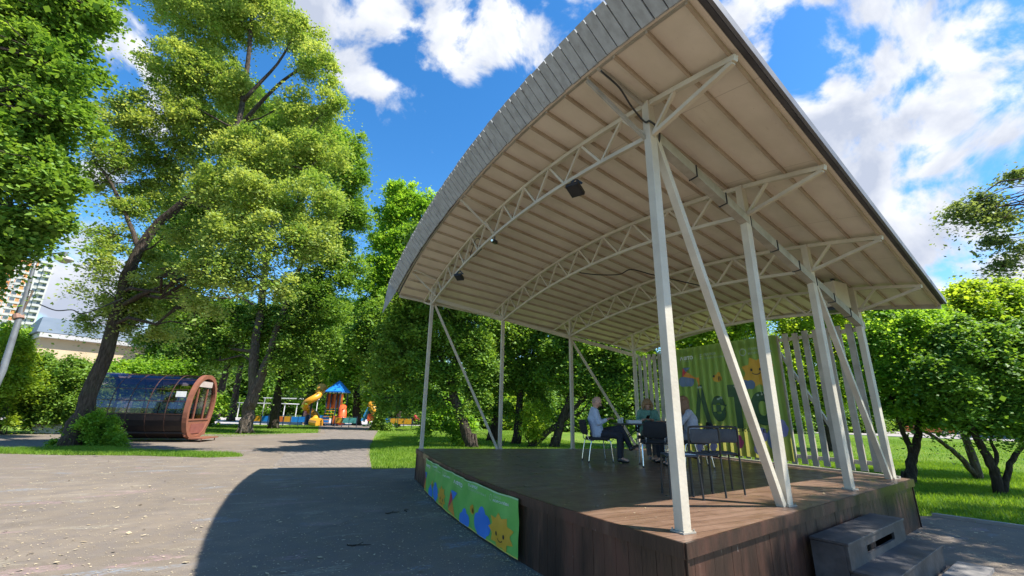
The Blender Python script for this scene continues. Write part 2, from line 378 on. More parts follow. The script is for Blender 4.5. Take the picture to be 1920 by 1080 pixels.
band = thing('bandstand', 'open air stage with arched plywood canopy on white posts above a brown deck', 'bandstand', (3, 0, 0))
FR = [(-.25, -4.29), (-.40, -3), (-.5, -2), (-.52, -1), (-.49, 0), (-.43, 1), (-.35, 2), (-.25, 3), (-.14, 4), (-.08, 4.5)]
def frontx(y): return float(np.interp(y, [p[1] for p in FR], [p[0] for p in FR]))
fine_front = [(frontx(y) if False else float(np.polyval(np.polyfit([p[1] for p in FR], [p[0] for p in FR], 4), y)), y) for y in np.linspace(-4.29, 4.5, 28)]
PF = np.polyfit([p[1] for p in FR], [p[0] for p in FR], 4)
def frontx(y): return float(np.polyval(PF, y))
back_l, back_r = (6.38, 3.15), (6.38, -3.04)
outline = fine_front + [back_l, back_r]
MB().prism(outline, G-0.045, G).build('deck', DECK, band)
def boards(path, z0, z1, w, mb, out, th=0.022, inset=0.02):
    """vertical boards along a polyline; out = centre the wall faces away from"""
    path = [np.array(p, float) for p in path]
    seg = [np.linalg.norm(b-a) for a, b in zip(path, path[1:])]; tot = sum(seg); n = max(1, int(round(tot/w)))
    def at(s):
        for a, b, l in zip(path, path[1:], seg):
            if s <= l+1e-9: return a+(b-a)*(s/l)
            s -= l
        return path[-1]
    for i in range(n):
        a = at(tot*i/n+0.002); b = at(tot*(i+1)/n-0.0012); d = nrm(b-a); nn = V(d[1], -d[0]); mid = (a+b)/2
        if nn.dot(mid-np.array(out)) < 0: nn = -nn
        o = -inset+random.uniform(-.0015, .0015); a2 = a+nn*(o-th); b2 = b+nn*(o-th); a3 = a+nn*o; b3 = b+nn*o
        pts = [(*a2, z0), (*b2, z0), (*b3, z0), (*a3, z0), (*a2, z1), (*b2, z1), (*b3, z1), (*a3, z1)]
        mb.hexa(pts)
    return mb
ctr = (3, 0)
boards(fine_front, 0.0, G-0.05, 0.145, MB(), ctr).build('front_panel', SKIRT, band)
boards([fine_front[0], back_r], 0.0, G-0.05, 0.145, MB(), ctr).build('side_panel', SKIRT, band)
boards([fine_front[-1], back_l], 0.0, G-0.05, 0.145, MB(), ctr).build('side_panel', SKIRT, band)
boards([back_l, back_r], 0.0, G-0.05, 0.145, MB(), ctr).build('back_panel', SKIRT, band)
# trim board under the deck edge
mb = MB()
for a, b in list(zip(fine_front, fine_front[1:]))+[(fine_front[-1], back_l), (back_l, back_r), (back_r, fine_front[0])]:
    a = np.array(a); b = np.array(b); d = nrm(b-a); nn = V(d[1], -d[0])
    if nn.dot((a+b)/2-np.array(ctr)) < 0: nn = -nn
    a_ = a+nn*.004; b_ = b+nn*.004
    mb.bar((*a_, G-.053), (*b_, G-.053), .024, .11)
mb.build('edge_trim', SKIRT, band)

TX = [0.0, 2.0, 4.03, 6.05]
ay = lambda x: 4.36-0.21*x
by = lambda x: -4.05+0.19*x
ly = lambda x: 5.28-0.2*x
ry = lambda x: -5.13+0.2*x
topz = lambda x, y: 5.47-0.027*(y-.2)**2-0.198*x
botz = lambda x, y: 4.99-0.0255*y*y-0.198*x
beamz = lambda x: 4.66-0.206*x
XF, XB = -0.72, 7.25
for i, x in enumerate(TX):
    for side, yy in ((1, ay(x)), (-1, by(x))):
        w = 0.095 if side < 0 else 0.085
        zt = topz(x, yy)+.02
        mb = MB(); mb.bar((x, yy, G+.012), (x, yy, zt), w, w); mb.build('post', PAINT, band, bevel=0.004)
        mb = MB(); mb.box((x, yy, G+.008), (w+.05, w+.05, .012))
        for q1 in (-1, 1):
            for q2 in (-1, 1): mb.tube([(x+q1*(w/2+.012), yy+q2*(w/2+.012), G+.012), (x+q1*(w/2+.012), yy+q2*(w/2+.012), G+.03)], .007, 6)
        mb.build('base_plate', BEAM, band)
# diagonal braces in the two rows
def brace(p0, p1, w=.07): MB().bar(p0, p1, w, w).build('brace', PAINT, band, bevel=.003)
for i in (0, 2):
    x0, x1 = TX[i], TX[i+1]
    brace((x0+.05, ay(x0), beamz(x0)-.1), (x1-.07, ay(x1), G+.0), .06)
    brace((x0+.06, by(x0), beamz(x0)-.1), (x1-.09, by(x1), G+.0), .08)
# trusses
for i, x in enumerate(TX):
    A_, B_ = ay(x), by(x); ys = np.linspace(ly(x)-.02, ry(x)+.02, 34)
    P = [(x, y, topz(x, y)) for y in ys]; mb = MB()
    for a, b in zip(P, P[1:]): mb.bar(a, b, .055, .055)
    ys2 = np.linspace(A_, B_, 24); Q = [(x, y, botz(x, y)) for y in ys2]
    tr = mb.build('truss', PAINT, band); mb = MB()
    for a, b in zip(Q, Q[1:]): mb.bar(a, b, .05, .05)
    mb.build('bottom_chord', PAINT, tr)
    n = [10, 9, 8, 7][i]; st = (A_-B_)/n
    tops = [A_-st*(k+.5) for k in range(n)]; bots = [A_-st*k for k in range(n+1)]
    for k in range(n):
        t_ = (x, tops[k], topz(x, tops[k])); b0 = (x, bots[k], botz(x, bots[k])); b1 = (x, bots[k+1], botz(x, bots[k+1]))
        MB().bar(b0, t_, .034, .034).build('web_strut', PAINT, tr); MB().bar(b1, t_, .034, .034).build('web_strut', PAINT, tr)
    for s_, e_, p_ in ((1, ly(x), A_), (-1, ry(x), B_)):
        foot = (x, p_+s_*.04, botz(x, p_)); mid_y = p_+(e_-p_)*.36
        MB().bar(foot, (x, mid_y, topz(x, mid_y)), .034, .034).build('web_strut', PAINT, tr)
        MB().bar(foot, (x, e_-s_*.05, topz(x, e_)-.02), .045, .045).build('outrigger', PAINT, tr)
# longitudinal eave beams
mb = MB(); mb.bar((-.1, ay(-.1), beamz(-.1)), (6.2, ay(6.2), beamz(6.2)), .05, .10); mb.build('eave_beam', PAINT, band)
mb = MB(); mb.bar((.0, by(0)-.0, beamz(0)-.06), (6.2, by(6.2)-.0, beamz(6.2)-.06), .10, .13); eb = mb.build('eave_beam', BEAM, band)
for x in (.8, 1.45, 2.05, 2.8, 3.5, 4.1, 4.8, 5.5):
    mb = MB(); z = beamz(x)-.06; mb.box((x, by(x), z), (.012, .125, .155)); mb.build('strap', BLACK, eb)
PURL = mat('tan_purlin_with_shade', (0.42, 0.34, 0.24), (0.31, 0.24, 0.165), 3, .7)  # tan darkened to carry the shadow line along each purlin
# purlins fan from left eave to right eave
NP = 25
for k in range(NP):
    t_ = (k+.15)/(NP-.7); mb = MB()
    xs = np.linspace(XF+.03, XB-.03, 3); P = []
    for x in xs:
        y = ly(x)+(ry(x)-ly(x))*t_; P.append((x, y, topz(x, y)+.05))
    for a, b in zip(P, P[1:]): mb.bar(a, b, .026, .05)
    mb.build('purlin', PURL, band)
def sheet(z_off0, z_off1, y_ext, x0, x1, nx, ny, name, mats):
    mb = MB(); vs = []
    for zo in (z_off0, z_off1):
        for i in range(nx+1):
            x = x0+(x1-x0)*i/nx
            for j in range(ny+1):
                t_ = j/ny; y = (ly(x)+y_ext)+((ry(x)-y_ext)-(ly(x)+y_ext))*t_; vs.append((x, y, topz(x, y)+zo))
    n1 = (nx+1)*(ny+1); idx = lambda i, j, s: s*n1+i*(ny+1)+j; fs = []
    for i in range(nx):
        for j in range(ny):
            fs.append((idx(i, j, 0), idx(i, j+1, 0), idx(i+1, j+1, 0), idx(i+1, j, 0))); fs.append((idx(i, j, 1), idx(i+1, j, 1), idx(i+1, j+1, 1), idx(i, j+1, 1)))
    for i in range(nx):
        for j in (0, ny): fs.append((idx(i, j, 0), idx(i+1, j, 0), idx(i+1, j, 1), idx(i, j, 1)))
    for j in range(ny):
        for i in (0, nx): fs.append((idx(i, j, 0), idx(i, j+1, 0), idx(i, j+1, 1), idx(i, j, 1)))
    mb.add(vs, fs); return mb.build(name, mats, band)
sheet(.073, .088, 0, XF, XB, 8, 40, 'ceiling', CEIL)
sheet(.092, .15, .05, XF-.02, XB+.05, 8, 40, 'roof_covering', mat('dark_roofing', (0.055, 0.055, 0.06), (0.09, 0.09, 0.095), 2, 0.7))
mb = MB()
for x0, x1 in zip(np.linspace(XF, XB, 9), np.linspace(XF, XB, 9)[1:]):
    mb.bar((x0, ry(x0)-.075, topz(x0, ry(x0))+.11), (x1, ry(x1)-.075, topz(x1, ry(x1))+.11), .03, .10)
mb.build('edge_strip', mat('edge_strip', (0.10, 0.10, 0.11), (0.15, 0.15, 0.16), 3, 0.5), band)
mb = MB()
for x0, x1 in zip(np.linspace(XF, XB, 9), np.linspace(XF, XB, 9)[1:]):
    mb.bar((x0, ly(x0)-.01, topz(x0, ly(x0))+.03), (x1, ly(x1)-.01, topz(x1, ly(x1))+.03), .04, .09)
mb.build('edge_strip', PAINT, band)
mb = MB(); ys = np.linspace(ly(XB), ry(XB), 25)
for y0, y1 in zip(ys, ys[1:]): mb.bar((XB+.01, y0, topz(XB, y0)+.04), (XB+.01, y1, topz(XB, y1)+.04), .03, .09)
mb.build('back_strip', BEAM, band)
# fascia: upright boards that lean outwards
mb = MB(); FY = np.linspace(5.28, -5.22, 68)
fb = lambda y: (-.74 - .12*max(0, (y-0)/5.3) if y > 0 else -.74, topz(XF, y)+.06)
def ft(y):
    return (-1.02-.06*max(0, y/5.3), 6.0-.0285*(y-.15)**2)
for y0, y1 in zip(FY, FY[1:]):
    o = random.uniform(-.006, .006); e = .006
    (xa, za), (xb, zb) = fb(y0-e), fb(y1+e); (xc, zc), (xd, zd) = ft(y0-e), ft(y1+e); j = random.uniform(-.006, .006)
    a, b, c_, d_ = V(xa+o, y0-.007, za+j*.5), V(xb+o, y1+.007, zb+j*.5), V(xd+o, y1+.007, zd+j), V(xc+o, y0-.007, zc+j); n_ = V(.022, 0, .008)
    mb.hexa([a, b, b+n_, a+n_, V(xc+o, y0-.007, zc+j), c_, c_+n_, d_+n_])
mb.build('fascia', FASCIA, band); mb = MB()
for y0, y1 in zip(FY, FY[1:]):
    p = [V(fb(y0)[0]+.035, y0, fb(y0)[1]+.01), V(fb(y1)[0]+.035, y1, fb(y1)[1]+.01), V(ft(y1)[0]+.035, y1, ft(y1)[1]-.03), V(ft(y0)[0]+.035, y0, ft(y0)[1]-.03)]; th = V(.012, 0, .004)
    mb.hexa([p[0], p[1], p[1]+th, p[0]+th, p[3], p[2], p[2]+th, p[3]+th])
mb.build('fascia_backing', mat('fascia_shadow_boards', (.13, .12, .11), (.09, .085, .08), 3, .9), band); mb = MB()  # dark sheet added behind the gaps so they read as shaded grooves
# pointed drooping end boards on the left
y0 = 5.29; xa, za = fb(5.28); xc, zc = ft(5.28); th = V(.022, 0, 0)
p = [V(xa, y0, za), V(xc, y0, zc), V(-1.12, y0+.32, 4.38)]
q = [v_+th for v_ in p]; mb.add(p+q, [(0, 1, 2), (5, 4, 3), (0, 2, 5, 3), (2, 1, 4, 5), (1, 0, 3, 4)])
mb.build('fascia_tip', FASCIA, band)
mb = MB()
for y0, y1 in zip(FY, FY[1:]):
    mb.bar((fb(y0)[0]+.065, y0, fb(y0)[1]+.02), (fb(y1)[0]+.065, y1, fb(y1)[1]+.02), .03, .05)
mb.build('fascia_rail', BEAM, band)
MB().bar((XF+.02, -5.24, topz(XF, -5.2)+.05), (-1.0, -5.24, ft(-5.2)[1]), .03, .05).build('fascia_end', PAINT, band)
# V braces between truss 1 and fascia
for yy, zs in ((-4.02, 1), (.12, 0), (3.95, 0)):
    z0 = topz(0, yy)
    for zz, dy in ((z0+.0, -.0), (z0-.45, .02)):
        MB().bar((-.02, yy, zz), (XF+.03, yy+(-.05 if zz == z0 else .15), topz(XF, yy)+.04), .035, .035).build('fascia_brace', BEAM if zs else PAINT, band)

# back fence of upright slats
SLATP = mat('worn_shaded_slat_paint', (.47, .415, .33), (.34, .295, .23), 3, .6, bump=.15)  # worn white paint darkened; shade on the backlit slats is in the colour
fence = thing('slat_screen', 'tall screen of upright white slats along the back of the stage', 'screen', (6.08, 0, G))
yl, yr = ay(6.05)-.09, by(6.05)+.09
n = 29
for k in range(n):
    y = yl+(yr-yl)*(k+.5)/n; dz = random.uniform(-.012, .012)
    MB().box((6.08, y, (0.79+3.37)/2+dz), (.035, .105, 3.37-.79)).build('slat', BEAM if k % 4 == 0 else SLATP, fence)
MB().box((6.115, (yl+yr)/2, 3.26), (.03, yl-yr, .07)).build('rail', PAINT, fence)
MB().box((6.115, (yl+yr)/2, .93), (.03, yl-yr, .07)).build('rail', PAINT, fence)
MB().box((6.2, 0, G+.02), (.06, 5.9, .035)).build('sill', BEAM, fence)
for y0, y1 in ((2.6, 1.2), (-2.3, -1.2)): MB().bar((6.16, y0, 1.0), (6.16, y1, 3.2), .05, .05).build('brace', PAINT, fence)
# ---------------------------------------------------------------- steps at the right side
STEP = mat('dark_step_paint', (0.085, 0.08, 0.08), (0.035, 0.032, 0.032), 3.5, 0.6, bump=0.2, bscale=25)
st = thing('stage_steps', 'dark painted two step wooden block standing against the stage side', 'steps', (2.9, -4.0, 0))
ang = math.atan2(1.25, 6.63); SX = V(math.cos(ang), math.sin(ang), 0); SY = V(-math.sin(ang), math.cos(ang), 0); SZ = V(0, 0, 1)
o0 = V(1.93, -3.88, 0)
def sbox(mb, a0, a1, b0, b1, z0, z1):      # a along the stage side, b outwards
    c = o0+SX*(a0+a1)/2-SY*(b0+b1)/2+SZ*(z0+z1)/2; mb.box(c, (a1-a0, b1-b0, z1-z0), ax=(SX, SY, SZ))
mb = MB(); sbox(mb, 0, 2.02, .02, .36, .455, .48); mb.build('tread', STEP, st, bevel=.004)
mb = MB(); sbox(mb, .04, 2.08, .30, .66, .215, .24); mb.build('tread', STEP, st, bevel=.004)
mb = MB(); sbox(mb, .01, .55, .325, .35, .24, .452); sbox(mb, 1.55, 2.0, .325, .35, .24, .452); sbox(mb, .55, 1.55, .325, .35, .24, .31); sbox(mb, .55, 1.55, .325, .35, .385, .452); mb.build('riser', STEP, st)
mb = MB(); sbox(mb, .05, 2.06, .625, .65, .0, .212); mb.build('riser', STEP, st)
mb = MB(); sbox(mb, .0, .025, .03, .324, .0, .452); sbox(mb, .045, .07, .324, .624, .0, .212); mb.build('side', STEP, st)
mb = MB(); sbox(mb, 1.99, 2.015, .03, .324, .0, .452); sbox(mb, 2.04, 2.065, .324, .624, .0, .212); mb.build('side', STEP, st)
mb = MB(); sbox(mb, -.1, 2.4, .70, 1.0, 0, .035); tag(mb.build('concrete_slab', mat('pale_concrete', (.24, .22, .20), (.17, .16, .145), 9, .9)), 'pale broken concrete strip on the asphalt in front of the steps', 'concrete strip')

# ---------------------------------------------------------------- banners
def cloth(name, c1, c2, trans=0.35):
    mt = bpy.data.materials.new(name); mt.use_nodes = True; t = mt.node_tree; t.nodes.clear()
    geo = t.nodes.new('ShaderNodeNewGeometry'); nz = noise_mask(t, geo.outputs['Position'], 2.5, .3, .7)
    col = mixc(t, nz, c1, c2); d = nd(t, 'ShaderNodeBsdfPrincipled', i_Roughness=0.5); t.links.new(col, d.inputs['Base Color'])
    tr = nd(t, 'ShaderNodeBsdfTranslucent'); t.links.new(col, tr.inputs['Color']); ms = nd(t, 'ShaderNodeMixShader'); ms.inputs[0].default_value = trans
    t.links.new(d.outputs[0], ms.inputs[1]); t.links.new(tr.outputs[0], ms.inputs[2]); o = nd(t, 'ShaderNodeOutputMaterial'); t.links.new(ms.outputs[0], o.inputs['Surface']); return mt
PR = {k: cloth('print_'+k, a, b, tr) for k, a, b, tr in (
    ('green', (.13, .42, .07), (.18, .50, .09), .1), ('dark green', (.14, .26, .03), (.17, .30, .04), .55), ('leaf', (.02, .06, .02), (.05, .12, .035), .1), ('sun', (.72, .42, .03), (.65, .33, .02), .15), ('orange', (.75, .25, .03), (.7, .3, .04), .15),
    ('blue', (.03, .18, .62), (.05, .25, .72), .15), ('dull blue', (.12, .19, .33), (.17, .24, .40), .2), ('red', (.5, .03, .05), (.6, .05, .06), .15), ('pink', (.55, .06, .18), (.6, .1, .25), .2), ('lilac', (.33, .30, .55), (.26, .25, .5), .2),
    ('black', (.01, .01, .012), (.015, .015, .015), 0), ('white', (.75, .78, .75), (.7, .72, .7), .1), ('pale green', (.42, .6, .36), (.38, .55, .32), .1), ('dull white', (.42, .48, .36), (.36, .44, .32), .1), ('yellow edge', (.6, .55, .1), (.55, .5, .1), .1))}
def surf_mesh(name, mapf, us, zs, m_, parent, off=0.0):
    nu, nz = len(us), len(zs); vs = [mapf(u, z, off) for u in us for z in zs]
    fs = [(i*nz+j, (i+1)*nz+j, (i+1)*nz+j+1, i*nz+j+1) for i in range(nu-1) for j in range(nz-1)]
    return raw_mesh(name, vs, fs, m_, parent, smooth=True)
def decal(name, mapf, c, out, m_, parent, off=.004, rings=4):
    """flat print: star shaped outline out[(du,dz)] around c"""
    n = len(out); vs = [mapf(c[0], c[1], off)]; fs = []
    for r in range(1, rings+1):
        for du, dz in out: vs.append(mapf(c[0]+du*r/rings, c[1]+dz*r/rings, off))
    for k in range(n): fs.append((0, 1+k, 1+(k+1) % n))
    for r in range(rings-1):
        for k in range(n):
            a = 1+r*n+k; b = 1+r*n+(k+1) % n; fs.append((a, a+n, b+n, b))
    return raw_mesh(name, vs, fs, m_, parent, smooth=True)
def circ(r, rz=None, n=18): rz = rz or r; return [(r*math.cos(a), rz*math.sin(a)) for a in np.linspace(0, 2*math.pi, n, endpoint=False)]
def sunshape(r, k=9, dep=.3, n=72, rz=1.0):
    o = []
    for a in np.linspace(0, 2*math.pi, n, endpoint=False):
        q = abs(((a*k/(2*math.pi)) % 1)-.5)*2; rr = r*(1-dep*(1-(1-q)**1.5)); o.append((rr*math.cos(a), rr*math.sin(a)*rz))
    return o
def blobshape(cs, n=60, sx=1, sz=1):
    o = []
    for a in np.linspace(0, 2*math.pi, n, endpoint=False):
        d = (math.cos(a), math.sin(a)); best = .01
        for cx, cz, r in cs:
            b = d[0]*cx+d[1]*cz; q = b*b-(cx*cx+cz*cz-r*r)
            if q > 0: best = max(best, b+math.sqrt(q))
        o.append((d[0]*best*sx, d[1]*best*sz))
    return o
def poly_dense(pts, c, n=6):
    o = []
    for a, b in zip(pts, pts[1:]+pts[:1]):
        for t_ in np.linspace(0, 1, n, endpoint=False): o.append((a[0]+(b[0]-a[0])*t_-c[0], a[1]+(b[1]-a[1])*t_-c[1]))
    return o
def text_geo(s, bold=0.0):
    cu = bpy.data.curves.new('txt', 'FONT'); cu.body = s; cu.size = 1; cu.offset = bold; cu.resolution_u = 3; cu.fill_mode = 'FRONT'
    ob = bpy.data.objects.new('txt', cu); C.objects.link(ob); dg = bpy.context.evaluated_depsgraph_get(); me_ = bpy.data.meshes.new_from_object(ob.evaluated_get(dg))
    vs = np.array([v.co[:] for v in me_.vertices]); fs = [tuple(p.vertices) for p in me_.polygons]
    bpy.data.objects.remove(ob); bpy.data.curves.remove(cu); bpy.data.meshes.remove(me_); return vs, fs
def lettering(name, s, mapf, u0, u1, z0, z1, m_, parent, bold=0.0, off=.006):
    vs, fs = text_geo(s, bold); mn = vs.min(0); mx_ = vs.max(0); q = (vs-mn)/(mx_-mn+1e-9)
    return raw_mesh(name, [mapf(u0+(u1-u0)*a[0], z0+(z1-z0)*a[1], off) for a in q], fs, m_, parent)
# front banner (u grows towards the viewer's right = -y)
fbn = thing('banner', 'long green printed banner with suns, clouds and kites fixed along the curved stage front', 'banner', (-.5, .3, .05))
def fmap(u, z, off=0):
    y = -u; w = .010*math.sin(5.1*u+6*z+1)*math.sin(3*u)+.008*math.sin(11*(u-z*1.3))*max(0, min(1, (z-.1)*3))
    sag = .02*math.sin((u+2.7)*math.pi/1.2)**2
    zz = z-(sag*.6 if z > .4 else 0)
    return (frontx(y)-.042-w*.9-off, y, zz)
surf_mesh('cloth', fmap, np.linspace(-2.72, 2.07, 110), np.linspace(.04, .675, 16), PR['green'], fbn)
for zz, nm in ((.664, 'hem'), (.048, 'hem')): surf_mesh(nm, fmap, np.linspace(-2.72, 2.07, 110), [zz-.008, zz+.008], PR['pale green' if zz > .3 else 'yellow edge'], fbn, .003)
def smile(nm, mapf, c, r, par, off=.009):
    for s_ in (-1, 1): decal(nm, mapf, (c[0]+s_*r*.42, c[1]+r*.18), circ(r*.10, r*.15, 10), PR['black'], par, off, 1)
    for k in range(9):
        a = math.radians(210+k*15); p = (c[0]+math.cos(a)*r*.42, c[1]-.0*r+math.sin(a)*r*.42+r*.1); decal('smile', mapf, p, circ(r*.05, r*.05, 6), PR['black'], par, off, 1)
for (su, sz, r) in ((1.62, .225, .36), (-.98, .19, .30)):
    out = [(a*1.0, max(b*.62, .05-sz)) for a, b in sunshape(r, 9, .30)]
    s_ = decal('sun_print', fmap, (su, sz), out, PR['sun'], fbn, .005)
    for dx in (-.09, .11): decal('eye_print', fmap, (su+dx, sz-.03), circ(.022, .026, 10), PR['black'], s_, .009, 1)
    for k in range(9):
        a = math.radians(205+k*16); decal('smile_print', fmap, (su+.01+math.cos(a)*.07, sz-.065+math.sin(a)*.04), circ(.009, .007, 6), PR['black'], s_, .009, 1)
for (cu_, cz, k) in ((1.04, .21, 1.0), (.34, .11, .75), (-1.52, .19, .85), (-2.0, .11, .7)):
    out = blobshape([(0, .06, .15), (-.17, -.02, .12), (.17, .0, .13), (0, -.08, .18)], sx=k*.95, sz=k*.95); out = [(a, max(b, .045-cz)) for a, b in out]
    decal('cloud_print', fmap, (cu_, cz), out, PR['blue'], fbn, .004)
for (bu, bz) in ((.67, .30), (-1.84, .27)):
    bb = decal('bee_print', fmap, (bu, bz), circ(.085, .055), PR['sun'], fbn, .005)
    for dx in (.02, .055): decal('stripe', fmap, (bu+dx, bz-.005), circ(.010, .04, 8), PR['black'], bb, .009, 1)
    decal('wing', fmap, (bu+.03, bz+.05), circ(.035, .03, 8), PR['sun'], bb, .006, 1)
for (ku, s_) in ((-.27, 1), (-2.62, .5)):
    tri = lambda pts: (lambda c: decal('kite_print', fmap, c, poly_dense(pts, c), PR[col_], fbn, .006, 3))((sum(p[0] for p in pts)/3, sum(p[1] for p in pts)/3))
    col_ = 'blue'; tri([(ku-.13*s_, .40), (ku+.24*s_, .41), (ku-.02*s_, .26)])
    col_ = 'red'; tri([(ku-.15*s_, .38), (ku-.03*s_, .26), (ku-.24*s_, .10)])
    col_ = 'orange'; tri([(ku-.03*s_, .25), (ku-.22*s_, .09), (ku+.16*s_, .05)])
for du in (0, -2.35):
    lettering('lettering', 'Λ', fmap, -.24+du, -.13+du, .53, .585, PR['white'], fbn, .02); lettering('lettering', 'ето', fmap, -.11+du, .20+du, .53, .585, PR['white'], fbn, .02)
    lettering('lettering', 'В ПОДМОСКОВЬЕ', fmap, -.24+du, .22+du, .495, .512, PR['pale green'], fbn)
    lettering('lettering', 'ПАРКИ', fmap, .50+du, .86+du, .595, .635, PR['white'], fbn, .01)
    lettering('lettering', 'ПОДМОСКОВЬЯ', fmap, .50+du, 1.15+du, .545, .58, PR['pale green'], fbn, .005)
    if du == 0 or True:
        lettering('lettering', 'ПАРКИ', fmap, 1.42+du, 1.62+du, .60, .63, PR['pale green'], fbn)
        lettering('lettering', 'КОРОЛЁВА', fmap, 1.42+du, 1.82+du, .555, .59, PR['white'], fbn, .01)
        for k in range(14):
            a = k*2*math.pi/14; decal('emblem', fmap, (1.33+du+.035*math.cos(a), .585+.035*math.sin(a)), circ(.007, .007, 6), PR['pale green'], fbn, .006, 1)
# back banner
BACKC = cloth('backlit_banner', (.15, .33, .05), (.19, .38, .06), .5)
for n_ in BACKC.node_tree.nodes:
    if n_.type == 'BSDF_TRANSLUCENT':
        for l_ in list(BACKC.node_tree.links):
            if l_.to_node == n_: BACKC.node_tree.links.remove(l_)
        n_.inputs['Color'].default_value = (.62, .58, .14, 1)
bbn = thing('banner', 'tall green printed banner with a smiling sun and leafy letters hung on the slat screen', 'banner', (6.0, .1, G))
def bmap(u, z, off=0):
    y = -u; return (6.035-.012*abs(math.sin(u*math.pi/.206))*1.0-.008*math.sin(u*7)*(3.4-z)*.3-off, y, z)
surf_mesh('cloth', bmap, np.linspace(-1.57, 1.34, 120), np.linspace(.83, 3.38, 30), BACKC, bbn)
lettering('lettering', 'Λ', bmap, -1.31, -1.20, 3.07, 3.165, PR['white'], bbn, .03, .008); lettering('lettering', 'ето', bmap, -1.18, -.88, 3.07, 3.165, PR['white'], bbn, .03, .008)
lettering('lettering', 'В ПОДМОСКОВЬЕ', bmap, -1.31, -.88, 3.025, 3.045, PR['dull white'], bbn, 0, .008)
lettering('lettering', 'ПАРКИ', bmap, -.53, -.2, 3.12, 3.18, PR['dull white'], bbn, .01, .008)
lettering('lettering', 'ПОДМОСКОВЬЯ', bmap, -.53, .06, 3.03, 3.08, PR['dull white'], bbn, 0, .008)
lettering('lettering', 'ПАРКИ', bmap, .68, .95, 3.12, 3.17, PR['dull white'], bbn, 0, .008)
lettering('lettering', 'КОРОЛЁВА', bmap, .66, 1.22, 3.02, 3.085, PR['dull white'], bbn, .01, .008)
for k in range(22):
    a = k*2*math.pi/22; decal('emblem', bmap, (.53+.075*math.cos(a), 3.09+.075*math.sin(a)), circ(.012, .012, 6), PR['dull white'], bbn, .008, 1)
for k in range(3): decal('emblem', bmap, (-.64, 3.06+.05*k), circ(.03, .016, 6), PR['dull white'], bbn, .008, 1)
s_ = decal('sun_print', bmap, (.83, 2.62), sunshape(.42, 8, .3, rz=.88), PR['sun'], bbn, .006, 8)
for dx in (-.11, .10): decal('eye_print', bmap, (.80+dx, 2.68), circ(.028, .032, 12), PR['black'], s_, .016, 1)
for k in range(13):
    a = math.radians(205+k*11); decal('smile_print', bmap, (.80+math.cos(a)*.10, 2.63+math.sin(a)*.055), circ(.012, .010, 6), PR['black'], s_, .016, 1)
decal('cloud_print', bmap, (-1.16, 2.52), blobshape([(-.12, 0, .13), (.12, 0, .13), (0, .02, .14), (0, -.03, .1)]), PR['dull blue'], bbn, .006, 6)
decal('cloud_print', bmap, (.55, 2.36), blobshape([(-.06, 0, .11), (.08, 0, .1)]), PR['dull blue'], bbn, .0075, 4)
def tri2(pts, col): c = (sum(p[0] for p in pts)/3, sum(p[1] for p in pts)/3); decal('kite_print', bmap, c, poly_dense(pts, c), PR[col], bbn, .010, 3)
tri2([(-1.24, 2.88), (-1.0, 2.87), (-1.15, 2.76)], 'dull blue'); tri2([(-1.25, 2.88), (-1.13, 2.75), (-1.28, 2.64)], 'red'); tri2([(-1.27, 2.65), (-1.12, 2.76), (-.80, 2.56)], 'orange'); tri2([(-.86, 2.6), (-.74, 2.6), (-.76, 2.34)], 'orange')
bb = decal('bee_print', bmap, (-.22, 2.55), circ(.13, .09), PR['sun'], bbn, .008)
for dx in (.03, .08): decal('stripe', bmap, (-.22+dx, 2.54), circ(.014, .065, 8), PR['black'], bb, .014, 1)
decal('wing', bmap, (-.17, 2.64), circ(.06, .055, 10), PR['sun'], bb, .010, 2); decal('head', bmap, (-.31, 2.6), circ(.03, .03, 8), PR['black'], bb, .012, 1)
for ch, u0, u1, z0, z1 in (('Λ', -1.0, -.5, 1.50, 2.42), ('е', -.47, -.03, 1.55, 2.14), ('т', .02, .48, 1.42, 2.38), ('о', .55, 1.12, 1.5, 2.2)):
    lettering('leafy_letter', ch, bmap, u0, u1, z0, z1, PR['leaf'], bbn, .055, .012)
    for q in range(5): decal('flower', bmap, (u0+(u1-u0)*random.uniform(.35, .8), z1-.03+random.uniform(-.05, .02)), circ(.028, .024, 7), PR['dull white'], bbn, .018, 1)
lettering('lettering', 'В ПОДМОСКОВЬЕ', bmap, -.75, .85, 1.33, 1.42, PR['black'], bbn, .01, .008)
for (u, z, r, col) in ((.17, 1.12, .12, 'pink'), (.62, 1.05, .17, 'lilac'), (.98, 1.22, .22, 'dull blue'), (1.18, 1.45, .17, 'lilac'), (.75, 1.3, .12, 'lilac'), (-.95, .98, .16, 'lilac'), (-.55, 1.0, .13, 'lilac')):
    decal('petal_print', bmap, (u, z), blobshape([(0, .08, r*.6), (0, -.05, r*.7), (.06, 0, r*.5)]), PR[col], bbn, .007, 5)

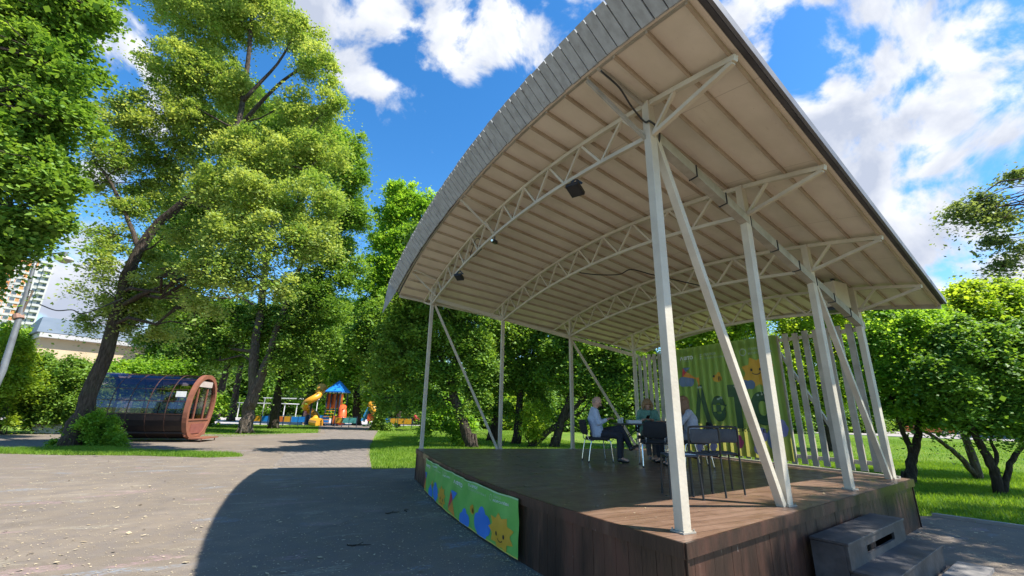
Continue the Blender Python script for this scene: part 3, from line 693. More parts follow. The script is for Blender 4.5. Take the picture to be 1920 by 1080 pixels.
# ---------------------------------------------------------------- chairs and table
CHROME = mat('chrome_tube', (.62, .62, .62), (.55, .55, .55), 5, .15, 1.0)
CLOTHB = mat('black_upholstery', (.012, .012, .014), (.02, .02, .022), 60, .9, bump=.3)
GREYP = mat('grey_plywood_seat', (.075, .08, .085), (.055, .06, .065), 8, .75, spec=.25)
def rounded(mb, c, size, ax, r=.03, curve=0.0, n=8):
    """rounded slab bowed by curve along its local y"""
    X, Y, Z = ax; c = np.array(c, float); pts = []
    def rr(u, hx, hz):
        o = []
        for qx, qz, a0 in ((1, 1, 0), (-1, 1, 90), (-1, -1, 180), (1, -1, 270)):
            for a in np.linspace(0, 90, 4): t_ = math.radians(a0+a); o.append((qx*(hx-u)+u*math.cos(t_), qz*(hz-u)+u*math.sin(t_)))
        return o
    hx, hy, hz = [s/2 for s in size]; rings = []
    for yy, sh_ in ((-hy, .012), (-hy*.5, 0), (hy*.5, 0), (hy, .012)):
        rings.append([c+X*x*(1-sh_/hx)+Z*z*(1-sh_/hz)+Y*(yy+curve*(x/hx)**2) for x, z in rr(min(r, hx*.9, hz*.9), hx, hz)])
    k = len(rings[0]); vs = [q for R__ in rings for q in R__]; fs = []
    for i in range(3):
        for j in range(k): a = i*k+j; b = i*k+(j+1) % k; fs.append((a, b, b+k, a+k))
    for base, rev in ((0, True), (3*k, False)):
        cc_ = len(vs); vs.append(c+Y*(-hy if base == 0 else hy)); 
        for j in range(k): f_ = (base+j, base+(j+1) % k, cc_); fs.append(f_[::-1] if rev else f_)
    mb.add(vs, fs); return mb
EX, EY, EZ = V(1, 0, 0), V(0, 1, 0), V(0, 0, 1)
def make_visitor():       # faces +y, centred on the origin
    t = thing('visitor_chair', '', 'chair', (0, 0, 0), 'black upholstered chairs around the table')
    rounded(MB(), (0, 0, .455), (.46, .06, .43), (EX, EZ, EY), .08).build('seat', CLOTHB, t, smooth=True)
    Zb = nrm(V(0, -.16, 1)); rounded(MB(), (0, -.27, .68), (.44, .045, .30), (EX, np.cross(Zb, EX), Zb), .08, -.03).build('backrest', CLOTHB, t, smooth=True)
    for s_ in (-1, 1):
        MB().tube(smooth_path([(s_*.20, .15, .43), (s_*.235, .20, .40), (s_*.245, .22, .2), (s_*.25, .24, 0)]), .011).build('leg', CHROME, t, smooth=True)
        MB().tube(smooth_path([(s_*.20, -.16, .43), (s_*.235, -.20, .40), (s_*.245, -.24, .2), (s_*.25, -.27, 0)]), .011).build('leg', CHROME, t, smooth=True)
        MB().tube(smooth_path([(s_*.17, -.15, .42), (s_*.17, -.24, .44), (s_*.17, -.265, .6), (s_*.17, -.285, .72)]), .010).build('back_support', CHROME, t, smooth=True)
    MB().tube([(-.235, .15, .415), (.235, .15, .415)], .009).build('crossbar', CHROME, t); MB().tube([(-.235, -.15, .415), (.235, -.15, .415)], .009).build('crossbar', CHROME, t)
    return t
def make_metal():
    t = thing('metal_chair', '', 'chair', (0, 0, 0), 'black tube chairs with grey panels near the front post')
    rounded(MB(), (0, 0, .475), (.37, .022, .38), (EX, EZ, EY), .03).build('seat', GREYP, t, smooth=True)
    rounded(MB(), (0, -.225, .70), (.335, .018, .17), (EX, EY, EZ), .02, -.02).build('backrest', GREYP, t, smooth=True)
    MB().tube(smooth_path([(-.185, -.21, .46), (-.185, -.225, .62), (-.183, -.235, .77), (-.155, -.24, .805), (0, -.245, .812), (.155, -.24, .805), (.183, -.235, .77), (.185, -.225, .62), (.185, -.21, .46)], 4), .0135).build('back_frame', BLACK, t, smooth=True)
    for s_ in (-1, 1):
        MB().tube([(s_*.185, -.20, .47), (s_*.19, -.235, 0)], .0125).build('leg', BLACK, t); MB().tube([(s_*.18, .18, .465), (s_*.19, .21, 0)], .0125).build('leg', BLACK, t)
        MB().tube([(s_*.19, -.2, .45), (s_*.185, .18, .45)], .010).build('side_rail', BLACK, t)
    MB().tube([(-.185, .17, .45), (.185, .17, .45)], .010).build('front_rail', BLACK, t)
    return t
AR = V(.9, -.436, 0); AF = V(.436, .9, 0)     # across and away from the viewer
rz_of = lambda d: math.atan2(d[1], d[0])-math.pi/2
TBL = V(3.95, .38, G)
vis = make_visitor()
MAN = V(2.72, .66, G); W1 = TBL+AF*.62+AR*.14; W2 = V(4.02, -.72, G)+AF*.08; P4 = W2+AF*.66+AR*(-.02)
CH = [(MAN, AR*.97+AF*.1, 'black chair with chrome legs under the man in the pale shirt'),
      (V(3.27, -.37, G), AF*.97+AR*.15, 'empty black chair with chrome legs pulled up to the near side of the table'),
      (W1, -AF, 'black chair behind the table under the woman in green'),
      (W2, -AR*.95+AF*.2, 'black chair under the long haired woman in the grey blouse'),
      (P4, -AR, 'black chair beside the banner under the half hidden brown haired person')]
for i, (p_, d_, lb) in enumerate(CH):
    o = vis if i == 0 else copy_tree(vis); o['label'] = lb; place(o, tuple(p_), rz_of(d_))
met = make_metal()
mdir = V(.32, .45, 0)
for i, (x, y, rz, lb) in enumerate(((1.68, -2.82, rz_of(V(.6, .8, 0))+.12, 'grey and black metal chair just right of the front post'), (2.12, -2.76, rz_of(V(.6, .8, 0))+.05, 'right hand grey and black metal chair of the pair, farthest from the front post'))):
    o = met if i == 0 else copy_tree(met); o['label'] = lb; place(o, (x, y, G), rz)
stl = thing('metal_stool', 'backless grey stool with black legs half hidden behind the front post', 'stool', (1.28, -2.86, G))
def loc(p, base, rz): c_, s_ = math.cos(rz), math.sin(rz); return V(base[0]+p[0]*c_-p[1]*s_, base[1]+p[0]*s_+p[1]*c_, base[2]+p[2])
stz = rz_of(V(.6, .8, 0))+.1; sb_ = (1.28, -2.86, G); SXx = V(math.cos(stz), math.sin(stz), 0); SYy = V(-math.sin(stz), math.cos(stz), 0)
rounded(MB(), loc((0, 0, .475), sb_, stz), (.37, .022, .38), (SXx, EZ, SYy), .03).build('seat', GREYP, stl, smooth=True)
for a, b in ((-1, -1), (1, -1), (1, 1), (-1, 1)): MB().tube([loc((a*.17, b*.17, .465), sb_, stz), loc((a*.185, b*.2, 0), sb_, stz)], .0125).build('leg', BLACK, stl)
for a in (-1, 1): MB().tube([loc((a*.17, -.17, .45), sb_, stz), loc((a*.17, .17, .45), sb_, stz)], .01).build('rail', BLACK, stl)
WHITE = mat('white_paper', (.75, .75, .74), (.68, .68, .68), 8, .7)
tag(MB().box(loc((.03, 0, .4885), sb_, stz), (.21, .297, .003), rz=stz+.3).build('paper_sheet', WHITE), 'white sheet of paper lying on the backless stool', 'paper')
# folding table
tb = thing('folding_table', 'long narrow folding table with thin black top and crossed black legs', 'table', tuple(TBL))
TZ = .745; TL, TW = 1.72, .62; tX, tY = AR, AF
rounded(MB(), TBL+EZ*TZ, (TL, .028, TW), (tX, EZ, tY), .04).build('tabletop', mat('black_tabletop', (.02, .02, .022), (.03, .03, .03), 5, .3), tb, smooth=False)
for sx in (-1, 1):
    for sy in (-1, 1):
        MB().tube([TBL+tX*sx*.66+tY*sy*.22+EZ*.73, TBL+tX*sx*.70+tY*sy*.26], .014).build('leg', BLACK, tb)
    MB().tube([TBL+tX*sx*.68-tY*.24+EZ*.35, TBL+tX*sx*.68+tY*.24+EZ*.35], .011).build('crossbar', BLACK, tb)
    MB().tube([TBL+tX*sx*.67-tY*.1+EZ*.36, TBL+tX*sx*.25-tY*.1+EZ*.72], .010).build('strut', BLACK, tb)
    MB().tube([TBL+tX*sx*.30-tY*.2+EZ*.72, TBL+tX*sx*.67-tY*.2+EZ*.45], .008).build('strut', BLACK, tb)
tt = TBL+EZ*(TZ+.0145)
def onT(a, b): return tt+tX*a+tY*b
CARD = mat('white_card', (.62, .62, .6), (.55, .55, .53), 8, .6)
mb = MB(); mb.box(onT(-.36, .02)+EZ*.035, (.30, .2, .07), rz=math.atan2(AR[1], AR[0])); tag(mb.build('box', CARD, bevel=.004), 'low white cardboard box on the table by the woman in green', 'box')
mb = MB(); mb.tube([onT(-.7, -.05), onT(-.7, -.05)+EZ*.09], [.032, .04], 14); tag(mb.build('paper_cup', CARD), 'pale paper cup on the left end of the table', 'cup')
mb = MB(); mb.tube([onT(-.6, .08), onT(-.6, .08)+EZ*.1, onT(-.6, .08)+EZ*.13], [.03, .03, .012], 14); tag(mb.build('bottle', mat('clear_bottle', (.5, .52, .52), (.45, .47, .47), 5, .15)), 'small clear bottle beside the paper cup on the table', 'bottle')
mb = MB(); mb.box(onT(.12, -.12)+EZ*.011, (.34, .24, .022), rz=math.atan2(AR[1], AR[0])+.1); mb.bar(onT(.13, -.0)+EZ*.03, onT(.13, .04)+EZ*.05, .3, .008); tag(mb.build('document_folder', CARD), 'flat white folder lying on the middle of the table', 'folder')

# ---------------------------------------------------------------- people
def remesh(name, mb, m_, parent, voxel=.008, smooth_it=4):
    me_ = bpy.data.meshes.new(name); vs = np.array(mb.v)-LOC[parent]; me_.from_pydata([tuple(v) for v in vs], [], mb.f); me_.update()
    tmp = bpy.data.objects.new('tmp', me_); C.objects.link(tmp)
    r = tmp.modifiers.new('r', 'REMESH'); r.mode = 'VOXEL'; r.voxel_size = voxel; r.use_smooth_shade = True
    s_ = tmp.modifiers.new('s', 'SMOOTH'); s_.factor = .5; s_.iterations = smooth_it
    dg = bpy.context.evaluated_depsgraph_get(); out = bpy.data.meshes.new_from_object(tmp.evaluated_get(dg)); bpy.data.objects.remove(tmp); bpy.data.meshes.remove(me_)
    out.name = name; out.materials.clear(); out.materials.append(m_)
    for p in out.polygons: p.use_smooth = True; p.material_index = 0
    return link_mesh(name, out, parent)
def caps(mb, p0, r0, p1, r1, n=12):
    p0, p1 = np.array(p0, float), np.array(p1, float); d = nrm(p1-p0); pts = []; rr = []
    for a in (-80, -50, -20): t_ = math.radians(a); pts.append(p0+d*r0*math.sin(t_)); rr.append(r0*math.cos(t_))
    for k in np.linspace(0, 1, 4): pts.append(p0+(p1-p0)*k); rr.append(r0+(r1-r0)*k)
    for a in (20, 50, 80): t_ = math.radians(a); pts.append(p1+d*r1*math.sin(t_)); rr.append(r1*math.cos(t_))
    mb.tube(pts, rr, n)
SKIN = mat('skin', (.52, .30, .21), (.46, .25, .17), 12, .5)
def person(label, base, fdir, J, cols, sex='m', hair='bald', group=None):
    """J gives joints in (forward, left, up) metres from base"""
    t = thing('person', label, 'person', tuple(base), group)
    f_ = nrm(np.array(fdir, float)); l_ = V(-f_[1], f_[0], 0)
    P = {k: np.array(base)+f_*v[0]+l_*v[1]+EZ*v[2] for k, v in J.items()}
    hd = nrm(f_*J['look'][0]+l_*J['look'][1]+EZ*J['look'][2]); hu = nrm(EZ-hd*hd[2]); hl = np.cross(hu, hd)
    m_ = sex == 'm'; body = MB()
    pel, ch, nk, he = P['pelvis'], P['chest'], P['neck'], P['head']
    def torso(mb, e):
        sh_l, sh_r = P['shL'], P['shR']; hp = .12+e
        for s_ in (-1, 1): caps(mb, pel+l_*s_*.07, hp, ch+l_*s_*.075-EZ*.05, (.115 if m_ else .10)+e)
        caps(mb, sh_l-l_*.03, .052+e, sh_r+l_*.03, .052+e); caps(mb, ch-EZ*.03, .13+e, nk-EZ*.07, .085+e)
        caps(mb, ch+l_*.07, .105+e, sh_l-l_*.02, .055+e); caps(mb, ch-l_*.07, .105+e, sh_r+l_*.02, .055+e)
    def arm(mb, S, e, full=True, frac=1.0):
        sh, el, wr = P['sh'+S], P['el'+S], P['wr'+S]; caps(mb, sh, .048+e, el, .037+e); caps(mb, el, .038+e, el+(wr-el)*frac, (.038+(.024-.038)*frac)+e)
    def leg(mb, S, e, frac=1.0):
        hp, kn, an = P['hip'+S], P['kn'+S], P['an'+S]; caps(mb, hp, .082+e, kn, .056+e); caps(mb, kn, .055+e, kn+(an-kn)*frac, (.055+(.036-.055)*frac)+e)
        caps(mb, kn+(an-kn)*.12-nrm(P['toe'+S]-an)*.012, .05+e, kn+(an-kn)*.5, .045+e*frac)
    torso(body, 0)
    for S in 'LR': arm(body, S, 0); leg(body, S, 0)
    for S in 'LR': caps(body, P['an'+S], .036, P['toe'+S], .03)
    caps(body, nk-EZ*.03, .055, he-EZ*.06, .05)
    body.ell(he, (.098, .076, .115), 20, 14, (hd, hl, hu)); caps(body, he-hu*.06+hd*.03, .055, he-hu*.095+hd*.055, .026)      # skull, jaw
    caps(body, he+hd*.092+hu*.0, .010, he+hd*.112-hu*.025, .013); 
    for s_ in (-1, 1):
        body.ell(he+hl*s_*.078-hu*.005, (.018, .010, .030), 8, 6, (hd, hl, hu)); caps(body, he+hd*.085+hl*s_*.02+hu*.022, .012, he+hd*.078+hl*s_*.045+hu*.02, .010)
    # hands
    for S in 'LR':
        wr = P['wr'+S]; hdv = nrm(P['hand'+S]-wr); side = nrm(np.cross(hdv, EZ)); side = side*(1 if S == 'L' else -1); palm_n = nrm(np.cross(side, hdv)); dn = -EZ if abs(hdv[2]) < .8 else f_
        pc = wr+hdv*.045; body.ell(pc, (.05, .038, .015), 10, 8, (hdv, side, np.cross(hdv, side)))
        for k, (o_, ln) in enumerate(((-.029, .058), (-.010, .070), (.010, .075), (.028, .068))):
            a = pc+hdv*.038+side*o_; curl = J.get('curl'+S, .6); b = a+nrm(hdv+dn*curl*.5)*ln*.45; c_ = b+nrm(hdv+dn*curl*1.4)*ln*.3; e_ = c_+nrm(hdv+dn*curl*2.6)*ln*.25
            caps(body, a-hdv*.02, .0088, b, .0082, 7); caps(body, b, .0082, c_, .0076, 7); caps(body, c_, .0076, e_, .007, 7)
        a = wr+hdv*.02+side*.03; b = a+nrm(hdv+side*.8)*.035; caps(body, a-side*.01, .011, b, .0095, 7); caps(body, b, .0095, b+nrm(hdv+side*.1+dn*.4)*.03, .008, 7)
    remesh('body', body, SKIN, t, .0065, 3)
    ey = MB()
    for s_ in (-1, 1): ey.ell(he+hd*.086+hl*s_*.032+hu*.006, (.009, .012, .007), 8, 6, (hd, hl, hu))
    ey.build('eyes', mat('eye_dark', (.03, .02, .015), None, 5, .3), t, smooth=True)
    lp = MB(); lp.ell(he+hd*.093-hu*.055, (.008, .022, .006), 8, 6, (hd, hl, hu)); lp.build('lips', mat('lips', (.42, .14, .12), None, 9, .5), t, smooth=True)
    top = MB(); torso(top, .016)
    for S in 'LR': arm(top, S, .014, frac=cols.get('sleeve', .9))
    top.ell(pel+EZ*.02, (.15, .165, .10), 14, 8, (f_, l_, EZ))
    sh_ = remesh(cols.get('topname', 'shirt'), top, cols['top'], t, .011, 2)
    col_ = MB(); 
    for k in range(10): a = 2*math.pi*k/10; b = 2*math.pi*(k+1)/10; col_.bar(nk+f_*.062*math.cos(a)+l_*.062*math.sin(a)+EZ*(.0-.02*math.cos(a)), nk+f_*.062*math.cos(b)+l_*.062*math.sin(b)+EZ*(.0-.02*math.cos(b)), .012, .035)
    col_.build('collar', cols['top'], sh_)
    bot = MB()
    for S in 'LR': leg(bot, S, .016, cols.get('legfrac', .93))
    bot.ell(pel-EZ*.02, (.16, .17, .11), 14, 8, (f_, l_, EZ))
    if cols.get('skirt'): caps(bot, (P['hipL']+P['hipR'])/2, .14, (P['knL']+P['knR'])/2, .12)
    remesh(cols.get('botname', 'trousers'), bot, cols['bottom'], t, .011, 2)
    for S in 'LR':
        an, to = P['an'+S], P['toe'+S]; d = nrm(to-an*1.0); s2 = MB(); up_ = nrm(P['kn'+S]-an); fw = nrm((to-an)-up_*(to-an).dot(up_)); hl_ = an-up_*.035
        caps(s2, hl_-fw*.03, .036, hl_+fw*.05, .038); caps(s2, hl_+fw*.05-up_*.008, .04, hl_+fw*.15-up_*.016, .03); caps(s2, an+up_*.02, .04, hl_, .042)
        sh1 = remesh('shoe', s2, cols['shoe'], t, .009, 2)
    if hair == 'bald':
        h = MB(); h.ell(he-hd*.018+hu*.004, (.088, .081, .088), 16, 12, (hd, hl, hu)); hh = h
        keep = [f for f in h.f if np.mean([(np.array(h.v[i])-he).dot(hu) for i in f]) < .035 and np.mean([(np.array(h.v[i])-he).dot(hd) for i in f]) < .01 and np.mean([(np.array(h.v[i])-he).dot(hu) for i in f]) > -.06]
        h.f = keep; h.m = [0]*len(keep); h.build('hair', cols['hair'], t, smooth=True)
    else:
        h = MB(); vol = .018 if hair == 'long' else .030
        h.ell(he-hd*.022+hu*.018, (.098+vol*.5, .078+vol, .108+vol*.6), 18, 12, (hd, hl, hu))
        ln = .28 if hair == 'long' else .10
        for k in range(26):
            a = math.radians(62+k*236/25); d = hd*math.cos(a)+hl*math.sin(a); st_ = he+d*(.078+vol*.55)+hu*.03
            en = he+d*(.075+vol*(.6 if hair == 'long' else .9)+random.uniform(-.006, .008))-EZ*(ln*(.75+.25*random.random()))-hd*.02
            caps(h, st_, .026, (st_+en)/2+d*.012, .024, 8); caps(h, (st_+en)/2+d*.012, .024, en, .012, 8)
        for k in range(5): d = hl*(.5-k/4)*.12; caps(h, he+hu*.10-hd*.02+d, .022, he+hd*.075+hu*.075+d*1.1, .016, 8)
        remesh('hair', h, cols['hair'], t, .009, 1)
    return t, P
def sit(lean=0, spread=.10, **k):
    J = dict(pelvis=(0, 0, .56), chest=(-.02+lean*.6, 0, .88), neck=(.0+lean, 0, 1.055), head=(.045+lean*1.15, 0, 1.195), look=(1, 0, -.25),
             shL=(.0+lean*.9, .175, 1.0), shR=(.0+lean*.9, -.175, 1.0), elL=(.06+lean, .23, .76), elR=(.06+lean, -.23, .76), wrL=(.28+lean, .12, .80), wrR=(.28+lean, -.12, .80), handL=(.36+lean, .08, .82), handR=(.36+lean, -.08, .82),
             hipL=(.03, .085, .55), hipR=(.03, -.085, .55), knL=(.44, spread, .53), knR=(.44, -spread, .53), anL=(.42, spread, .09), anR=(.42, -spread, .09), toeL=(.56, spread+.02, .05), toeR=(.56, -spread-.02, .05))
    J.update(k); return J
PH = mat('phone_black', (.01, .01, .012), None, 5, .15)
def mat_s(n, a, b, s=30, r=.85): return mat(n, a, b, s, r, bump=.9, bscale=16)
man, Pm = person('bald man in a pale blue striped shirt sitting cross legged with a phone', MAN, AR*.98-AF*.12,
    sit(-.05, look=(.9, -.25, -.5), head=(.01, -.01, 1.19), knL=(.47, -.03, .665), anL=(.66, -.07, .31), toeL=(.80, -.06, .27), knR=(.45, -.12, .53), anR=(.43, -.14, .09), toeR=(.57, -.17, .05), hipR=(.03, -.09, .55),
        elR=(.02, -.25, .76), wrR=(.21, -.12, .84), handR=(.29, -.07, .87), elL=(.06, .23, .77), wrL=(.24, .06, .84), handL=(.31, .0, .87)),
    dict(top=mat_s('pale_blue_shirt', (.34, .39, .50), (.44, .49, .58)), bottom=mat_s('navy_trousers', (.012, .014, .022), (.02, .022, .03)), shoe=mat('black_shoes', (.01, .01, .01), None, 6, .35), hair=mat('grey_hair', (.34, .24, .18), (.26, .18, .13), 60, .8), sleeve=.8), 'm', 'bald')
tag(MB().box((Pm['handR']+Pm['handL'])/2+EZ*.025, (.15, .075, .009), ax=(nrm(AR+EZ*.5), AF, np.cross(nrm(AR+EZ*.5), AF))).build('phone', PH, bevel=.003), 'black phone held by the bald man', 'phone')
w1, Pw = person('woman with short fair hair in a green blouse looking down at her phone', W1, -AF-AR*.22,
    sit(.06, look=(1, .05, -.62), head=(.11, 0, 1.165), wrL=(.28, .03, .845), wrR=(.33, -.1, .84), handL=(.36, -.0, .86), handR=(.4, -.06, .86), elL=(.1, .23, .80), elR=(.12, -.24, .80), knL=(.42, .08, .53), knR=(.42, -.08, .53), anL=(.34, .07, .09), anR=(.46, -.05, .09), toeL=(.48, .09, .05), toeR=(.60, -.06, .05)),
    dict(top=mat_s('sage_green_blouse', (.10, .23, .17), (.15, .29, .22)), topname='blouse', bottom=mat_s('dark_grey_trousers', (.07, .07, .075), (.10, .10, .105)), shoe=mat('grey_trainers', (.25, .25, .27), None, 6, .6), hair=mat('fair_hair', (.33, .19, .08), (.20, .11, .05), 40, .6), sleeve=.55), 'f', 'bob')
tag(MB().box((Pw['handR']+Pw['handL'])/2+EZ*.03, (.075, .15, .009), ax=(AR, nrm(-AF+EZ*.7), np.cross(AR, nrm(-AF+EZ*.7)))).build('phone', PH, bevel=.003), 'dark phone held by the woman in green', 'phone')
w2, _ = person('woman with long light brown hair in a grey blouse resting her chin on one hand', W2, -AR+AF*.15,
    sit(.09, look=(1, 0, -.15), elL=(.27, .18, .79), wrL=(.245, .05, 1.00), handL=(.235, .02, 1.07), elR=(.16, -.22, .80), wrR=(.38, -.1, .80), handR=(.46, -.06, .80)),
    dict(top=mat_s('grey_blouse', (.30, .31, .36), (.38, .39, .44)), topname='blouse', bottom=mat_s('grey_skirt', (.12, .12, .13), (.16, .16, .17)), botname='skirt', skirt=True, legfrac=.12, shoe=mat('black_shoes', (.01, .01, .01)), hair=mat('light_brown_hair', (.23, .115, .05), (.14, .065, .03), 40, .6)), 'f', 'long')
w3, _ = person('brown haired person in a dark top mostly hidden behind the long haired woman', P4, -AR,
    sit(.05, look=(1, 0, -.1)), dict(top=mat_s('dark_brown_top', (.09, .06, .05), (.13, .09, .07)), topname='top', bottom=mat_s('navy_trousers', (.02, .02, .03), None), shoe=mat('black_shoes', (.01, .01, .01)), hair=mat('brown_hair', (.10, .05, .03), (.06, .03, .02), 40, .6)), 'f', 'bob')

# ---------------------------------------------------------------- lights and cables under the canopy
def flood(label, p, rz=0, s=1.0):
    t = thing('floodlight', label, 'floodlight', p, 'black floodlights clamped under the front truss'); p = V(*p)
    X = nrm(V(math.cos(rz), math.sin(rz), -.35)); Y = nrm(V(-math.sin(rz), math.cos(rz), 0)); Z = np.cross(X, Y)
    MB().box(p-EZ*.16, (.30*s, .26*s, .06), ax=(X, Y, Z)).build('housing', BLACK, t, bevel=.008)
    MB().box(p-EZ*.16-Z*.033, (.26*s, .22*s, .004), ax=(X, Y, Z)).build('lens', mat('lamp_glass', (.05, .05, .05), None, 5, .1), t)
    mb = MB(); mb.bar(p+EZ*.01, p-EZ*.10+Y*.14*s, .012, .03); mb.bar(p+EZ*.01, p-EZ*.10-Y*.14*s, .012, .03); mb.build('bracket', BLACK, t)
    for q in range(4): MB().box(p-EZ*.16+Z*.035+X*(-.1+.066*q)*s, (.006, .22*s, .03), ax=(X, Y, Z)).build('fin', BLACK, t)
flood('larger black floodlight under the front truss beside the tall front post', (0, -2.62, botz(0, -2.62)-.02), .5, .75)
flood('black floodlight under the left end of the front truss', (0, 2.15, botz(0, 2.15)-.02), .8, .7)
t = thing('security_camera', 'small dark camera hanging under the middle of the front truss', 'camera', (0, .12, botz(0, .12)-.03))
p = V(0, .12, botz(0, .12)-.03); MB().tube([p, p-EZ*.07], .012).build('stem', BLACK, t); MB().box(p-EZ*.11, (.13, .07, .07), rz=.6).build('housing', BLACK, t, bevel=.01); MB().tube([p-EZ*.11-V(.06, .04, 0), p-EZ*.115-V(.085, .057, 0)], .025).build('lens', CHROME, t)
def cable(label, pts, r=.008, m_=None): tag(MB().tube(smooth_path(pts, 6), r, 6).build('cable', m_ or BLACK, smooth=True), label, 'cable')
cable('black cable lying along the lower chord of the front truss', [(0.03, y, botz(0, y)+.035+.03*math.sin(y*7)) for y in np.linspace(2.2, -3.9, 26)])
cable('black cable looping from the fascia round the top of the front post', [(-.7, -4.12, topz(-.7, -4.1)-.02), (-.45, -4.1, 5.0), (-.25, -4.06, 4.86), (-.07, -4.05, 4.74), (-.06, -4.12, 4.70), (.05, -4.13, 4.62), (.10, -4.06, 4.5), (.1, -4.0, 4.58)], .011)
cable('black cable sagging below the ceiling between the second and third trusses', [(2, .25, botz(2, .25)), (2.3, -.05, 4.50), (2.7, -.3, 4.50), (2.9, -.45, 4.60), (3.2, -.7, 4.47), (3.6, -1.0, 4.32), (4.0, -1.3, botz(4, -1.3)+.02)], .012)
cable('short black cable coiled on the left half of the front truss', [(0, .9, 5.02), (.02, .95, 5.2), (0, 1.15, 5.28), (-.02, 1.3, 5.1), (0, 1.45, 5.0), (0, 1.2, 4.9), (0, .8, 4.93)], .009)
cb_ = thing('junction_cabinet', 'pale metal cabinet fixed under the eave beside the last right post', 'cabinet', (5.55, -2.72, 3.65))
MB().box((5.55, -2.80, 3.83), (.42, .34, .46)).build('housing', PAINT, cb_, bevel=.01); MB().box((5.335, -2.80, 3.83), (.008, .28, .40)).build('door', PAINT, cb_); MB().box((5.5, -2.82, 3.56), (.3, .24, .05), rz=.3).build('lamp', BLACK, cb_); MB().box((5.66, -2.8, 4.12), (.05, .05, .16)).build('hanger', BLACK, cb_)
# ---------------------------------------------------------------- trees
def make_bark(name, c1, c2):
    mt, t, b, pos = basemat(name, 0.92, 0.15)
    n = noise_mask(t, mapped(t, pos, (7, 7, 1.4)), 2.5, 0.35, 0.7, 8); c = mixc(t, n, c1, c2)
    m2 = noise_mask(t, pos, 1.3, 0.5, 0.75); c = mixc(t, math_(t, 'MULTIPLY', m2, .4), c, (0.11, 0.12, 0.07))
    t.links.new(c, b.inputs['Base Color']); bumpit(t, b, n, 0.9, 0.04); return mt
BARK = make_bark('bark', (.075, .058, .045), (.19, .155, .125)); BARK2 = make_bark('grey_brown_bark', (.05, .038, .03), (.13, .10, .08)); BARKD = make_bark('dark_bark', (.035, .026, .020), (.09, .07, .055))
LM = {'linden': leafmat('linden_leaves', (.15, .27, .05), (.46, .53, .17)), 'maple': leafmat('maple_leaves', (.09, .20, .03), (.26, .40, .07)),
      'deep': leafmat('deep_green_leaves', (.085, .19, .03), (.22, .37, .06)), 'bright': leafmat('bright_green_leaves', (.13, .29, .03), (.34, .52, .07), .52),
      'lime': leafmat('lime_leaves', (.17, .30, .03), (.42, .53, .06), .52), 'willow': leafmat('willow_leaves', (.12, .18, .07), (.24, .31, .13), .45), 'far': leafmat('far_leaves', (.07, .14, .03), (.13, .21, .05), .4)}
def leaves(name, centres, crad, total, size, m_, parent, flat=.5, up=.55, seed=0):
    total = int(total*2.3); size = size*.98; flat = flat*1.45; up = up*.75
    rg = np.random.default_rng(seed); n = len(centres); k = max(4, total//n); N = n*k
    cid = np.repeat(np.arange(n), k); cr = np.repeat(crad, k)[:, None]
    o = rg.normal(size=(N, 3))*np.array([.5, .5, .5*flat])*cr; o *= np.where(rg.uniform(0, 1, N) < .14, 1.9, 1.0)[:, None]; rho = (o[:, :2]**2).sum(1)
    o[:, 2] -= rho/np.maximum(cr[:, 0], .01)*.35
    c = np.asarray(centres)[cid]+o
    nr = rg.normal(size=(N, 3)); nr /= np.linalg.norm(nr, axis=1)[:, None]; nr[:, 2] = np.abs(nr[:, 2]); nr = nr*(1-up)+np.array([0, 0, up]); nr /= np.linalg.norm(nr, axis=1)[:, None]
    d = np.cross(nr, rg.normal(size=(N, 3))); d /= np.linalg.norm(d, axis=1)[:, None]; d[:, 2] -= .18; s = np.cross(nr, d)
    L_ = size*np.clip(rg.lognormal(-.06, .33, N), .35, 1.9)[:, None]; W_ = L_*.38
    v = np.empty((N, 4, 3)); v[:, 0] = c-d*L_/2; v[:, 1] = c+s*W_-d*L_*.05-nr*L_*.04; v[:, 2] = c+d*L_/2; v[:, 3] = c-s*W_-d*L_*.05-nr*L_*.04
    f = np.arange(N*4).reshape(N, 4)
    ct = rg.uniform(0, 1, n)**1.2; tint = np.clip(ct[cid]*.72+rg.uniform(0, .5, N)-.1, 0, 1)
    return raw_mesh(name, v.reshape(-1, 3), f, m_, parent, tint=np.repeat(tint, 4))
def wob(p0, p1, amp, n=5, rg=None, lift=0.0):
    p0, p1 = np.array(p0, float), np.array(p1, float); L_ = np.linalg.norm(p1-p0); o = []
    for t in np.linspace(0, 1, n): o.append(p0+(p1-p0)*t+rg.normal(size=3)*amp*L_*math.sin(t*math.pi)+EZ*lift*L_*math.sin(t*math.pi))
    return o
